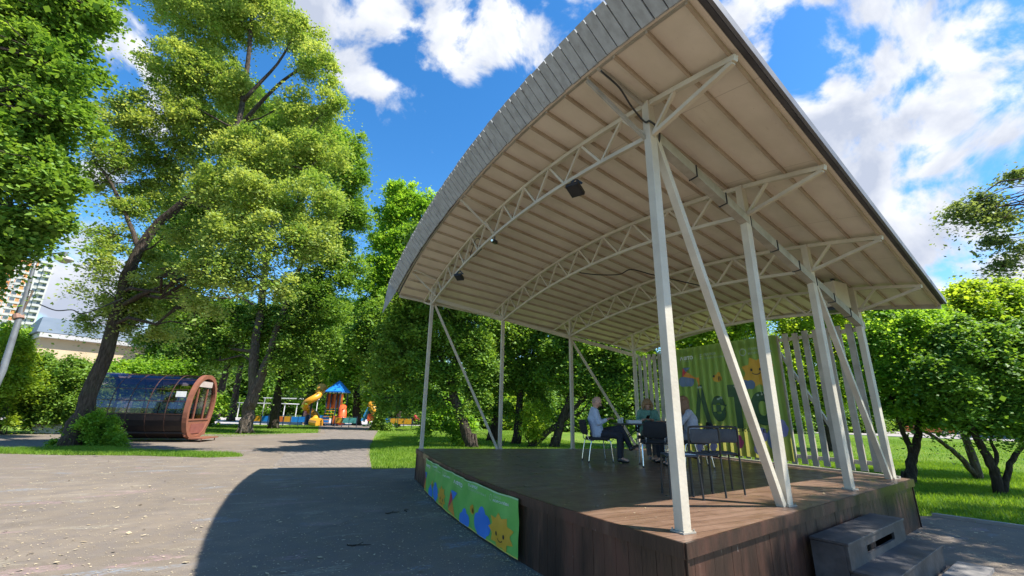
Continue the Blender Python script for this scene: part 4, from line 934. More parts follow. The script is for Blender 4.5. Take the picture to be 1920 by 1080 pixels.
def tree(name, label, base, trunks, blobs, m_, bark, total, size, crad=.45, dens=14, seed=1, cat='tree', group=None, flat=.5, limbs=True, zs=.85, shell=.35, subs=7, up=.55, lr=1.0):
    """trunks: list of [(point, radius)...]; blobs: (x, y, z, r)"""
    rg = np.random.default_rng(seed); t = thing(name, label, cat, (base[0], base[1], 0), group); mb = MB(); paths = []
    for tr in trunks:
        pts = smooth_path([q[0] for q in tr], 4); rr = np.interp(np.linspace(0, len(tr)-1, len(pts)), range(len(tr)), [q[1] for q in tr])
        pts = [p+rg.normal(size=3)*.12*r for p, r in zip(pts, rr)]; mb.tube(pts, list(rr), 12 if rr[0] > .12 else 7); paths.append((pts, rr))
    if trunks and trunks[0][0][1] > .12:
        p0, r0 = trunks[0][0]
        for k in range(7):
            a = k*.9+rg.uniform(-.2, .2); mb.tube([np.array(p0)+V(math.cos(a), math.sin(a), 0)*r0*1.5-EZ*.06, np.array(p0)+V(math.cos(a), math.sin(a), .15)*r0*.9+EZ*.1, np.array(p0)+V(math.cos(a), math.sin(a), 0)*r0*.5+EZ*r0*2.2], [r0*.08, r0*.2, r0*.2], 7)
    cs, cr = [], []
    for bx, by_, bz, br in blobs:
        n = max(3, int(dens*br**2.2/crad**1.3*.35)); u = rg.normal(size=(n, 3)); u /= np.linalg.norm(u, axis=1)[:, None]; q = (shell+(1-shell)*rg.uniform(0, 1, n)**.6)[:, None]
        pc = V(bx, by_, bz)+u*q*br*np.array([1, 1, zs]); cs.append(pc); cr.append(rg.uniform(.65, 1.35, n)*crad)
        if limbs and paths:
            cen = V(bx, by_, bz); best = None
            for pts, rr in paths:
                for p, r in zip(pts, rr):
                    d = np.linalg.norm(cen-p)+max(0, p[2]-(bz-.25*br))*2.0+(.0 if p[2] > .25*bz else .8*br)
                    if best is None or d < best[0]: best = (d, p, r)
            _, p, r = best; l_ = np.linalg.norm(cen-p); r1 = min(r*.42, max(.018*lr, (.013*l_+.012)*lr))
            lp = wob(p, cen, .07, 6, rg, .05); mb.tube(lp, list(np.linspace(r1, r1*.35, 6)), 6, False)
            for j in rg.choice(n, min(n, subs), replace=False):
                k = rg.integers(2, 6); mb.tube(wob(lp[k], pc[j], .10, 5, rg, .04), list(np.linspace(r1*.38, .006, 5)), 4, False)
    mb.build('trunk', bark, t, smooth=True)
    leaves('crown', np.vstack(cs), np.concatenate(cr), total, size, m_, t, flat, up, seed+50)
    return t
def px_blobs(base, lst):
    o = []
    for q in lst:
        px, py, r = q[:3]; off = q[3] if len(q) > 3 else 0.0; p = above(px, py, base, off); D = (p-CAM).dot(_f); sc = D/F_PX; o.append((*p, r*sc*1.0))
    return o
def tp(base, *q): return [(above(a, b, base, (o[0] if o else 0)), r) for a, b, r, *o in q]

b1 = ground(125, 838)
tree('linden_tree', 'leaning old linden with yellow green blossom and bare lower trunk beside the glass pavilion', b1,
     [tp(b1, (128, 840, .34), (165, 745, .28), (205, 640, .25), (240, 520, .22), (285, 432, .19), (360, 368, .17), (425, 290, .15), (455, 190, .12, .5), (470, 60, .10, .5), (475, -60, .06, .5)),
      tp(b1, (262, 470, .12), (235, 400, .08), (200, 330, .06, -.5), (170, 300, .03, -.5)), tp(b1, (440, 250, .12), (500, 180, .085, -.5), (560, 130, .06, -1), (625, 105, .03, -1)), tp(b1, (455, 190, .1), (520, 120, .06), (560, 60, .04), (600, 50, .02)), tp(b1, (430, 290, .12), (500, 300, .09, -1), (580, 320, .05, -1.5)), tp(b1, (350, 375, .12), (420, 400, .09, -1), (500, 420, .05, -2))],
     px_blobs(b1, [(380, 40, 75, .5), (330, -40, 80, 1), (480, 20, 60, .5), (460, -60, 80), (330, 130, 60), (400, 150, 60, 1), (450, 180, 45, 1), (600, 130, 42, -1), (560, 60, 40), (570, 210, 50, -.5), (620, 190, 30, -1), (310, 210, 50), (380, 240, 60, 1), (470, 290, 60, -1), (540, 290, 60, -1), (610, 280, 45, -1), (270, 290, 45, 1), (330, 300, 45, 1),
                   (420, 350, 55, -1.5), (500, 370, 65, -2), (580, 370, 55, -2), (440, 440, 60, -2.5), (520, 450, 60, -2.5), (380, 500, 45, -2.5), (450, 520, 50, -2.5), (590, 440, 45, -2), (520, 540, 34, -2.5), (390, 570, 30, -2), (360, 430, 40, -1),
                   (235, 215, 45, -.5), (200, 290, 40, -.5), (250, 380, 42, .5), (175, 340, 26), (185, 490, 30, -.5), (205, 440, 38), (195, 545, 36), (250, 570, 38, .5), (300, 490, 36, 1), (170, 600, 22, 0), (295, 350, 42, 1.5), (230, 600, 34, .5), (290, 560, 40, .8), (340, 520, 40, 0), (270, 520, 34, .5), (310, 610, 30, .8)]),
     LM['linden'], BARK2, 160000, .10, .42, 17, 3, flat=.45, subs=9)
b2 = ground(460, 812)
tree('linden_tree', 'twin stemmed linden with a dark crown standing on the lawn behind the leaning linden', b2,
     [tp(b2, (458, 813, .46), (466, 770, .38), (475, 730, .32), (478, 660, .30), (490, 580, .26), (500, 480, .2), (520, 380, .15), (540, 280, .08)), tp(b2, (468, 765, .36), (492, 700, .30), (512, 640, .25), (540, 560, .2), (580, 450, .14), (610, 340, .08))],
     px_blobs(b2, [(640, 270, 45), (655, 330, 38), (600, 300, 55, 2), (640, 390, 50), (665, 410, 30), (610, 460, 55), (640, 500, 40), (580, 540, 50), (560, 600, 45, 1), (500, 610, 50, 1), (430, 600, 55, 1), (350, 590, 50, 1), (310, 560, 45, 2), (520, 300, 60, 3), (450, 380, 70, 3), (380, 400, 60, 3), (330, 470, 55, 3), (620, 580, 34), (540, 660, 34), (420, 655, 30, 1), (350, 660, 34, 1), (480, 220, 60, 3), (560, 230, 45, 2), (300, 640, 30, 2), (600, 640, 30)]),
     LM['maple'], BARK, 140000, .16, .6, 13, 5)
b0 = V(-16.5, 8.0, 0)
tree('maple_tree', 'tall dark green maple filling the upper left corner of the view', b0,
     [[(b0, .45), (b0+V(0, .2, 5), .36), (b0+V(.5, .3, 10), .28), (b0+V(.8, .6, 15), .18), (b0+V(1, .8, 20), .1)]],
     px_blobs(V(-9.5, 9.0, 0), [(40, 30, 75), (125, 15, 62), (185, 25, 30), (20, 120, 70), (100, 110, 65), (150, 150, 30), (30, 210, 70), (105, 220, 55), (145, 235, 36), (25, 310, 70), (95, 320, 55), (130, 345, 36), (20, 400, 50), (80, 400, 40), (25, 455, 22), (-60, 60, 120), (-60, 250, 120), (-50, 420, 90), (60, -80, 120), (-60, 500, 50)]),
     LM['maple'], BARKD, 100000, .13, .4, 13, 8, subs=8)
for i, (gx, gy, r0, tr, bl, mt_, lab, tot, sz, cr_) in enumerate([
    (512, 803, .42, [(520, 750, .33), (527, 700, .26), (535, 600, .18)], [(540, 640, 36), (575, 660, 30), (510, 670, 30), (560, 700, 20), (600, 610, 34), (520, 600, 40), (580, 560, 40, 3)], 'deep', 'dark trunked tree on the lawn right of the twin stemmed linden', 26000, .24, .7),
    (400, 787, .6, [(412, 740, .45), (425, 690, .36), (440, 600, .2)], [(420, 640, 36), (390, 660, 26), (450, 660, 26), (360, 640, 30), (400, 600, 36), (440, 590, 40), (340, 600, 40)], 'deep', 'slanting dark tree just right of the glass pavilion', 24000, .34, 1.0),
    (432, 790, .45, [(440, 745, .36), (452, 690, .28), (470, 600, .15)], [(470, 640, 30), (500, 650, 28), (450, 600, 36), (520, 620, 30)], 'deep', 'thin dark tree behind the twin stemmed linden', 18000, .32, 1.0),
    (572, 793, .4, [(575, 750, .32), (580, 700, .25), (590, 620, .15)], [(580, 700, 24), (588, 728, 8, -4), (600, 680, 24), (560, 690, 22), (620, 660, 30), (590, 640, 34)], 'far', 'tree standing right behind the yellow spiral slide', 18000, .32, .9),
    (668, 797, .5, [(669, 760, .4), (668, 710, .3), (664, 620, .2)], [(650, 700, 24), (680, 690, 26), (640, 660, 34), (680, 640, 40), (620, 620, 34, 2), (650, 590, 36, 2), (700, 680, 24), (638, 712, 13), (622, 706, 12), (656, 722, 8), (690, 745, 12), (700, 755, 10)], 'bright', 'tree with a dark straight trunk on the right edge of the paved path', 30000, .27, .8),
    (709, 806, .42, [(712, 770, .36), (715, 720, .3), (722, 640, .2), (735, 560, .1)], [(720, 690, 36), (745, 680, 36), (700, 650, 34), (760, 640, 45), (720, 600, 45), (690, 610, 30), (780, 700, 34), (760, 730, 24), (735, 720, 24)], 'maple', 'dark tree with an ivy covered base by the paved path', 46000, .2, .65),
    (745, 800, .3, [(752, 700, .25), (755, 600, .2), (755, 480, .12), (752, 380, .05)], [(755, 365, 30), (735, 400, 30), (775, 390, 26), (800, 380, 22), (745, 450, 42), (790, 440, 34), (715, 450, 24), (720, 500, 40), (770, 510, 45), (800, 490, 30), (700, 540, 30), (750, 560, 45), (690, 580, 30), (800, 550, 40), (820, 420, 20)], 'bright', 'tall bright green tree rising left of the canopy', 60000, .24, .7)]):
    b_ = ground(gx, gy); tree('park_tree', lab, b_, [tp(b_, (gx, gy+1, r0), *[(a, c, r) for a, c, r in tr])], px_blobs(b_, bl), LM[mt_], BARKD, tot, sz, cr_, 13, 20+i, group=None)
# gnarled trees on the lawn behind the stage
for i, (gx, gy, trs, bl, mt_, lab, tot) in enumerate([
    (885, 838, [[(885, 840, .30), (868, 790, .24), (850, 740, .22), (850, 690, .17), (865, 620, .1)], [(850, 735, .14), (830, 680, .10), (810, 620, .06)]], [(870, 640, 50), (820, 620, 60), (770, 610, 50), (745, 660, 42), (790, 690, 45), (850, 700, 34), (735, 610, 30), (720, 690, 26), (830, 560, 60), (900, 580, 50), (780, 560, 50), (870, 500, 60), (900, 680, 34), (760, 740, 22), (730, 745, 20), (800, 745, 24), (830, 760, 16), (900, 740, 22), (870, 770, 14)], 'maple', 'thick leaning gnarled trunk tree just behind the left post of the stage', 75000),
    (968, 832, [[(968, 833, .26), (972, 790, .22), (975, 740, .19), (985, 680, .14), (990, 620, .08)]], [(960, 620, 55), (1000, 660, 50), (940, 680, 40), (1020, 620, 50), (985, 710, 36), (930, 720, 28), (970, 560, 60), (1010, 720, 26), (1005, 755, 22), (945, 765, 18), (910, 765, 16), (985, 775, 12)], 'maple', 'straight dark trunk tree behind the second left post of the stage', 50000),
    (922, 826, [[(922, 827, .30), (930, 790, .27), (932, 740, .22), (930, 680, .15)]], [(930, 640, 40), (905, 690, 34), (960, 700, 30), (900, 740, 26), (890, 650, 40)], 'deep', 'broad dark trunk tree between the two left posts, farther back', 36000),
    (1035, 838, [[(1040, 840, .24), (1052, 790, .20), (1068, 750, .16), (1085, 690, .12), (1095, 620, .07)], [(990, 842, .17), (1025, 812, .15), (1065, 780, .13), (1100, 740, .10), (1140, 710, .06)], [(1075, 740, .10), (1060, 690, .07), (1045, 640, .04)]], [(1060, 660, 45), (1100, 640, 50), (1150, 660, 50), (1110, 710, 42), (1160, 730, 40), (1190, 690, 40), (1130, 770, 26), (1185, 770, 30), (1075, 720, 26), (1040, 700, 30), (1210, 740, 30), (1100, 580, 60), (1180, 620, 50), (1160, 800, 18)], 'maple', 'spreading low tree with slanting stems behind the seated man', 80000),
    (1330, 842, [[(1330, 843, .22), (1335, 780, .18), (1340, 700, .12), (1345, 640, .07)]], [(1250, 660, 45), (1300, 620, 50), (1350, 630, 50), (1400, 640, 50), (1220, 700, 40), (1280, 720, 50), (1380, 720, 50), (1330, 770, 34), (1440, 690, 50), (1320, 560, 60), (1400, 570, 60)], 'lime', 'light green tree behind the green banner', 60000),
    (1560, 845, [[(1560, 846, .2), (1552, 800, .17), (1545, 760, .13), (1540, 690, .08)], [(1548, 790, .09), (1520, 760, .06), (1500, 720, .04)]], [(1480, 650, 45), (1530, 640, 50), (1580, 640, 45), (1500, 710, 42), (1560, 720, 42), (1470, 760, 26), (1600, 700, 30), (1530, 770, 22), (1620, 650, 45), (1520, 580, 60), (1600, 590, 50)], 'lime', 'yellow green tree seen through the upright slats', 60000)]):
    b_ = ground(gx, gy); ex = [(1.8, 9.9, 9.2, 1.3), (3.1, 10.6, 9.6, 1.4), (3.8, 12, 9, 1.5), (4.8, 11, 10, 1.5), (2.6, 9.2, 10, .9)] if i == 0 else []
    tree('park_tree', lab, b_, [tp(b_, *t_) for t_ in trs], px_blobs(b_, bl)+ex, LM[mt_], BARKD, tot, .125, .42, 14, 40+i, subs=6)
# low spreading trees on the right lawn
g1 = ground(1704, 905); g2 = ground(1878, 925); g3 = ground(1832, 898)
tree('park_tree', 'small forked tree on the grass just right of the stage corner', g1,
     [tp(g1, (1704, 908, .15), (1708, 870, .125), (1718, 835, .10), (1724, 790, .08), (1735, 730, .05)), tp(g1, (1710, 850, .085), (1698, 820, .07), (1685, 790, .05), (1670, 740, .03))],
     px_blobs(g1, [(1680, 660, 55), (1720, 630, 55), (1650, 690, 42), (1700, 710, 50), (1740, 700, 45), (1670, 745, 36), (1725, 760, 34), (1690, 600, 45), (1745, 600, 42, .6), (1645, 640, 36), (1760, 650, 42), (1760, 740, 30)]), LM['bright'], BARKD, 75000, .085, .26, 12, 61)
tree('park_tree', 'low spreading tree with several dark curved stems on the right lawn', g2,
     [tp(g2, (1876, 926, .11), (1862, 880, .10), (1845, 845, .09), (1820, 800, .07), (1800, 740, .04)), tp(g2, (1882, 926, .075), (1892, 880, .065), (1908, 845, .055), (1935, 825, .04), (1960, 790, .03)), tp(g2, (1864, 880, .05), (1868, 850, .045), (1858, 825, .03), (1870, 790, .02))],
     px_blobs(g2, [(1850, 690, 55), (1900, 680, 55), (1800, 660, 50), (1840, 740, 50), (1890, 750, 50), (1790, 720, 45), (1800, 770, 34), (1860, 790, 30), (1930, 720, 50), (1930, 790, 40), (1870, 640, 45), (1960, 650, 60), (1770, 700, 34), (1820, 620, 40)]), LM['deep'], BARKD, 90000, .085, .26, 12, 63)
tree('park_tree', 'yellow green topped tree with a pale leaning stem behind the low spreading tree', g3,
     [tp(g3, (1836, 898, .12), (1822, 850, .11), (1808, 810, .09), (1800, 740, .06), (1800, 650, .04)), tp(g3, (1834, 896, .09), (1800, 858, .075), (1770, 832, .06), (1735, 810, .045), (1705, 800, .03))],
     px_blobs(g3, [(1780, 590, 50), (1830, 570, 45), (1880, 580, 50), (1740, 600, 42), (1760, 560, 28), (1800, 545, 26), (1850, 545, 26), (1900, 555, 34), (1930, 590, 50), (1800, 640, 50), (1860, 640, 50), (1960, 560, 50)]), LM['lime'], BARK, 80000, .095, .3, 12, 65)
# behind them and off to the side: casts the dapple on the stage side
g4 = V(13.0, -8.6, 0)
tree('willow_tree', 'airy grey green tree reaching in from the right edge above the low trees', g4,
     [[(g4, .32), (g4+V(0, .1, 3), .26), (g4+V(-.3, .3, 6), .2), (g4+V(-.5, .5, 9), .1)]],
     px_blobs(V(12.6, -4.6, 0), [(1860, 400, 26), (1900, 400, 34), (1840, 385, 14), (1815, 402, 12), (1830, 372, 10), (1900, 325, 22), (1915, 470, 22), (1880, 500, 14), (1790, 395, 6), (1870, 445, 14)]) +
     [(10.5, -7.2, 7.0, 1.3), (11.5, -8.0, 8.2, 1.6), (9.4, -7.4, 6.2, 1.0), (13.5, -7.5, 8.5, 1.6), (8.6, -8.3, 6.6, 1.0), (6.9, -7.8, 8.5, .95), (8.1, -7.8, 9.0, 1.1), (9.3, -7.5, 8.9, 1.1), (6.0, -8.2, 9.2, .8)],
     LM['willow'], BARK, 34000, .065, .30, 12, 71, subs=5, flat=.4, lr=.45)
# far trees: three kinds, copied
FAR = []
for i, (mk, h) in enumerate((('far', 13), ('bright', 15), ('deep', 12))):
    FAR.append(tree('park_tree', 'leafy green tree in the far belt of trees beyond the playground and lawns', (0, 0), [[(V(0, 0, 0), .35), (V(.2, 0, h*.3), .28), (V(0, .3, h*.7), .12)]],
        [(random.uniform(-.2, .2)*h, random.uniform(-.2, .2)*h, h*z, h*r) for z, r in ((.10, .12), (.13, .14), (.16, .14), (.28, .18), (.38, .24), (.5, .26), (.62, .24), (.74, .2), (.88, .13), (.4, .22), (.55, .22))], LM[mk], BARKD, 15000, .42, 1.0, 10, 80+i, group='trees of the far belt beyond the lawns', subs=3))
used = set()
FARL = ['just outside the left edge behind the shrub', 'behind the left edge shrub and lamp post', 'behind the glass pavilion roof', 'behind the near end of the glass pavilion', 'between the pavilion and the twin stemmed linden', 'behind the twin stemmed linden', 'behind the shade roofs left of the slide', 'behind the yellow spiral slide', 'behind the blue roofed play tower', 'behind the light blue slide', 'behind the tree with the ivy base', 'behind the left front stage post', 'behind the gnarled leaning trunk', 'behind the second left stage post', 'between the second and third left posts', 'behind the slanting stems of the low tree', 'behind the seated bald man', 'behind the woman in green', 'behind the left edge of the tall green banner', 'behind the middle of the tall green banner', 'behind the right edge of the tall green banner', 'behind the first bare slats', 'behind the middle bare slats', 'behind the last right stage post', 'right of the small forked tree', 'between the forked tree and the many stemmed tree', 'behind the many stemmed low tree', 'at the right edge beyond the lawn', 'just outside the right edge', 'beside the cream building', 'tall and farthest behind the yellow slide', 'tall and farthest behind the playground right end', 'tall and farthest behind the right stage corner', 'tall and farthest behind the right lawn', 'tall and farthest behind the slats']
for k, (px, D, s) in enumerate([(-60, 95, 1), (20, 80, .8), (250, 100, .9), (320, 85, 1.1), (380, 100, 1), (450, 92, 1), (520, 110, 1.1), (590, 95, .9), (650, 105, 1.1), (720, 90, .9), (790, 84, .9), (850, 78, .8), (905, 95, 1), (960, 72, .8), (1030, 80, .9), (1100, 72, .8), (1170, 66, .8), (1240, 60, .7), (1310, 72, .8), (1390, 84, .9), (1460, 92, .9), (1540, 98, 1), (1610, 96, .9), (1690, 100, 1), (1760, 104, 1.1), (1840, 98, 1), (1920, 92, 1), (1990, 85, 1), (2060, 80, 1), (160, 110, 1.0), (560, 130, 1.3), (700, 125, 1.3), (1650, 130, 1.4), (1800, 125, 1.4), (1500, 130, 1.3)]):
    d = pdir(px, 790); d = d/np.linalg.norm(d[:2]); p = CAM+d*D; i = k % 3; o = FAR[i] if i not in used else copy_tree(FAR[i]); used.add(i)
    o['label'] = 'far belt tree '+FARL[k]; place(o, (p[0], p[1], 0), k*1.7); o.scale = (s, s, s*(.9+.1*(k % 3)))
# bushes
def bush(label, gx, gy, bl, mk, tot, size=.1, crad=.3, base=None, seed=5, flat=.6, group=None, name='bush'):
    b_ = ground(gx, gy) if base is None else base
    rg = np.random.default_rng(seed); st_ = [[(V(b_[0], b_[1], 0)+rg.normal(size=3)*V(.1, .1, 0), .03), (V(b_[0], b_[1], .4)+rg.normal(size=3)*V(.3, .3, .1), .02)] for _ in range(4)]
    return tree(name, label, b_, st_, px_blobs(b_, bl), LM[mk], BARKD, tot, size, crad, 14, seed, cat='bush', flat=flat, subs=4, group=group)
bush('dense dark green bush growing at the foot of the leaning linden', 180, 838, [(185, 800, 30), (150, 815, 26), (205, 820, 24), (120, 832, 14), (170, 790, 12, .5), (225, 832, 14), (90, 838, 8)], 'bright', 16000, .085, .2, seed=91)
bush('ivy bush round the base of the tree at the path edge', 712, 807, [(712, 785, 10), (708, 797, 10), (722, 798, 9), (716, 770, 8)], 'maple', 5000, .14, .3, seed=92)
bush('rounded green bush behind the white flower tub', 90, 812, [(80, 730, 45), (130, 720, 45), (110, 770, 36), (50, 760, 36), (160, 760, 30), (150, 690, 28), (95, 695, 34), (185, 740, 24), (60, 790, 14), (140, 795, 14)], 'maple', 34000, .13, .42, seed=93)
bush('bright green shrub at the left edge under the lamp post', 5, 815, [(10, 720, 50), (-30, 700, 50), (20, 660, 34), (-10, 780, 30), (35, 700, 24), (40, 640, 16), (10, 625, 18)], 'lime', 22000, .12, .4, seed=94)
bush('shrub behind the glass pavilion', 240, 808, [(230, 710, 32), (270, 700, 34), (320, 700, 32), (210, 750, 26), (420, 745, 14), (190, 690, 24), (300, 740, 26), (350, 720, 26)], 'bright', 22000, .16, .5, seed=95)
bush('small light shrub in front of the gnarled trunks', 1000, 838, [(1000, 790, 22), (985, 770, 14), (1015, 765, 14), (1000, 815, 14)], 'lime', 5000, .09, .25, seed=96)
bush('sapling with bright leaves on the lawn under the dark trees', 940, 836, [(800, 800, 8, 0), (862, 815, 12), (845, 800, 10)], 'bright', 4000, .1, .25, seed=97)
for k, (gx, gy, mk, h, lb) in enumerate(((840, 806, 'bright', 36, 'round shrub far behind the gnarled leaning trunk'), (905, 803, 'maple', 32, 'dark shrub far behind the second left stage post'), (975, 806, 'lime', 34, 'light shrub far behind the straight dark trunk'), (1050, 808, 'maple', 34, 'dark shrub far behind the slanting low stems'), (1125, 808, 'bright', 38, 'shrub far beyond the seated bald man'), (1190, 812, 'maple', 40, 'shrub far beyond the left bare slats'),
    (1470, 812, 'maple', 34, 'dark shrub far behind the right edge of the tall banner'), (1540, 810, 'deep', 36, 'dark shrub far behind the bare slats'), (1625, 812, 'maple', 34, 'shrub far behind the last stage post'), (1690, 806, 'deep', 34, 'dark shrub beyond the far road left of the forked tree'), (1770, 806, 'maple', 34, 'dark shrub beyond the far road right of the forked tree'), (1850, 808, 'deep', 38, 'dark shrub beyond the far road behind the many stemmed tree'), (1925, 808, 'maple', 40, 'dark shrub beyond the far road at the right edge'),
    (760, 796, 'far', 26, 'pale shrub behind the low coloured fence panels'), (300, 800, 'maple', 30, 'shrub standing behind the middle of the glass pavilion'), (345, 798, 'deep', 30, 'dark shrub standing behind the near end of the glass pavilion'))):
    bush(lb, gx, gy, [(gx-h*.6, gy-h*.6, h*.6), (gx, gy-h*1.1, h*.65), (gx+h*.6, gy-h*.6, h*.6), (gx, gy-h*.4, h*.5), (gx+h*.3, gy-h*1.5, h*.4)], mk, 5500, .30, .8, seed=200+k, name='shrub')
# ---------------------------------------------------------------- grass and litter
def blades(polys, n, h, seed):
    rg = np.random.default_rng(seed); out = []
    for poly, cnt in polys:
        P = np.array(poly)[:, :2]; lo, hi = P.min(0), P.max(0); pts = np.empty((0, 2))
        while len(pts) < cnt:
            q = rg.uniform(lo, hi, (cnt*3, 2)); ins = np.zeros(len(q), bool); j = len(P)-1
            for i in range(len(P)):
                c_ = ((P[i, 1] > q[:, 1]) != (P[j, 1] > q[:, 1])) & (q[:, 0] < (P[j, 0]-P[i, 0])*(q[:, 1]-P[i, 1])/(P[j, 1]-P[i, 1]+1e-12)+P[i, 0]); ins ^= c_; j = i
            pts = np.vstack([pts, q[ins]])
        out.append(pts[:cnt])
    p = np.vstack(out); N = len(p); p += rg.normal(size=(N, 2))*.06; a = rg.uniform(0, 2*math.pi, N); d = np.stack([np.cos(a), np.sin(a), np.zeros(N)], 1); b = rg.uniform(0, 2*math.pi, N); ln = np.stack([np.cos(b), np.sin(b), np.zeros(N)], 1)
    hh = h*rg.uniform(.5, 1.4, N)[:, None]; w = .010; base = np.c_[p, np.full(N, -.03)]
    v = np.empty((N, 3, 3)); v[:, 0] = base-d*w; v[:, 1] = base+d*w; v[:, 2] = base+np.array([0, 0, 1])*hh+ln*hh*.5
    cell = np.sin(p[:, 0]*1.3+np.sin(p[:, 1]*2.1))*np.cos(p[:, 1]*1.1+p[:, 0])*.3+.45
    return v.reshape(-1, 3), np.arange(N*3).reshape(N, 3), np.repeat(np.clip(cell+rg.uniform(-.4, .4, N), 0, 1), 3)
GR = leafmat('grass_blades', (.10, .21, .015), (.25, .38, .04), .45)
lawnA = [(-.74, 6.8), (6.3, 6.4), (12, 12), (14, 24), (3, 26), (1.9, 22), (.6, 15.7), (-.2, 11)]
lawnB = [(7.7, -2.6), (8.5, -6), (14, -7), (22, 2), (17, 9), (6.8, 9), (6.8, -2.2)]
lawnC = [(3, 26), (14, 24), (26, 36), (22, 44), (5.6, 44), (3.3, 32)]
lawnE = [(22, 2), (14, -7), (24, -9), (48, 8), (44, 26), (26, 30), (17, 9)]
lawnD = [g(236, 829), g(600, 811), g(600, 797), g(390, 794), g(300, 800)]
v_, f_, t_ = blades([(lawnA, 70000), (lawnB, 110000), (lawnC, 30000), (lawnD, 26000), (lawnE, 50000)], 0, .085, 5)
tag(raw_mesh('grass', v_, f_, GR, tint=t_), 'short bright lawn grass round the stage and the trees', 'grass', kind='stuff')
v_, f_, t_ = blades([(strip, 24000)], 0, .10, 6); v_[:, 2] += .03
tag(raw_mesh('grass', v_, f_, GR, tint=t_), 'ragged strip of grass between the two areas of asphalt', 'grass', kind='stuff')
rg = np.random.default_rng(3); N_ = 42000
u = rg.uniform(0, 1, N_); dist = 1.2+22*u**1.6; az = YAW+rg.uniform(-1.0, .95, N_); p = np.c_[CAM[0]+dist*np.cos(az), CAM[1]+dist*np.sin(az)]
cl = rg.uniform(0, 1, N_); p += rg.normal(size=(N_, 2))*.05
on_stage = (p[:, 0] > -.62) & (p[:, 0] < 6.5) & (p[:, 1] > -4.4+.19*p[:, 0]) & (p[:, 1] < 4.6); lawn_m = (p[:, 0] > -.8) & (p[:, 1] > 6.3) | (p[:, 0] > 7.6)
stepm = (p[:, 0] > 1.8) & (p[:, 0] < 4.6) & (p[:, 1] < -3.3) & (p[:, 1] > -5); p = p[~(on_stage | lawn_m | stepm)]
q = np.c_[rg.uniform(-.2, 6.2, 420), rg.uniform(-3.6, 3.2, 420)]; q = q[q[:, 1] > -4.1+.19*q[:, 0]]
ye = rg.uniform(-4.2, 4.4, 1500); xe = np.array([frontx(y) for y in ye])-.03-np.abs(rg.normal(size=1500))*.10; ys_ = rg.uniform(0, 6, 500); e2 = np.c_[ys_, -4.25+.188*ys_-.05-np.abs(rg.normal(size=500))*.08]; e2 = e2[(e2[:, 0] < 1.85) | (e2[:, 0] > 4.1)]; p = np.vstack([p, np.c_[xe, ye], e2])
z = np.r_[np.full(len(p), .004), np.full(len(q), G+.003)]; p = np.vstack([p, q]); N_ = len(p); a = rg.uniform(0, 6.28, N_); s = rg.uniform(.004, .015, N_)*(1+1.5*(rg.uniform(0, 1, N_) > .95))
d1 = np.c_[np.cos(a), np.sin(a), rg.uniform(-.1, .35, N_)]*s[:, None]; d2 = np.c_[-np.sin(a), np.cos(a), rg.uniform(-.1, .2, N_)]*(s*rg.uniform(.3, .9, N_))[:, None]
c = np.c_[p, z+s*.35]; v_ = np.empty((N_, 4, 3)); v_[:, 0] = c-d1; v_[:, 1] = c-d2; v_[:, 2] = c+d1; v_[:, 3] = c+d2
LIT = mat('dry_petals', (.50, .42, .28), (.36, .27, .15), 9, .9, ramp=(.4, .6))
tag(raw_mesh('fallen_petals', v_.reshape(-1, 3), np.arange(N_*4).reshape(N_, 4), LIT), 'pale dry petals and bits scattered over the asphalt and deck', 'litter', kind='stuff')
def twig(lb, px, py, L_, a, seed):
    rg = np.random.default_rng(seed); p = ground(px, py, .012); pts = [p+V(math.cos(a), math.sin(a), 0)*L_*t+np.r_[rg.normal(size=2)*.02, 0] for t in np.linspace(0, 1, 6)]
    mb = MB(); mb.tube(pts, [.008, .009, .007, .006, .005, .003], 5); mb.tube([pts[2], pts[2]+V(math.cos(a+1), math.sin(a+1), .1)*L_*.3], .004, 4); tag(mb.build('twig', BARKD), lb, 'twig')
twig('forked dark twig on the shaded asphalt near the bottom of the view', 650, 1022, .30, -.35, 1); twig('short dark twig on the asphalt a little way left of the printed banner', 722, 962, .22, .1, 2); twig('tiny twig on the asphalt close to the printed banner', 757, 958, .12, .7, 3)
# ---------------------------------------------------------------- left: lamp post, flats, pavilion
GALV = mat('galvanised_pole', (.22, .24, .26), (.15, .16, .18), 3, .5, .3)
D0 = ground(60, 812); D0 = CAM+(D0-CAM)*(21/ np.linalg.norm((D0-CAM)[:2])); D0[2] = 0
lamp = thing('lamp_post', 'tall grey street lamp with a curved arm and round hood lamp at the left edge', 'street lamp', above(-62, 820, D0)*V(1, 1, 0))
lb_ = above(-62, 838, D0)*V(1, 1, 0); P_ = lambda x, y, o=0: above(x, y, D0, o)
MB().tube([lb_, P_(5, 695), P_(38, 590), P_(62, 505), P_(70, 482)], [.10, .095, .08, .055, .045], 12).build('pole', GALV, lamp, smooth=True)
MB().tube(smooth_path([P_(70, 484), P_(75, 479), P_(90, 477), P_(123, 473)]), .03, 8).build('arm', GALV, lamp, smooth=True)
hc = P_(120, 486); mb = MB(); mb.ell(hc, (.27, .27, .11), 18, 10); hd_ = mb.build('lamp_hood', mat('lamp_hood', (.55, .55, .52), (.45, .45, .43), 5, .4), lamp, smooth=True); MB().ell(hc-EZ*.06, (.16, .16, .09), 16, 8).build('lens', mat('lamp_lens', (.6, .58, .5), None, 5, .2), hd_, smooth=True); MB().tube([hc+EZ*.1, hc+EZ*.26], .05, 8).build('neck', GALV, hd_)
MB().tube([P_(35, 598), P_(34, 590)], .14, 10).build('collar', mat('rusty_collar', (.35, .2, .15), (.25, .15, .12), 9, .8), lamp); MB().tube([P_(1, 690), P_(3, 683)], .14, 10).build('collar', BLACK, lamp)
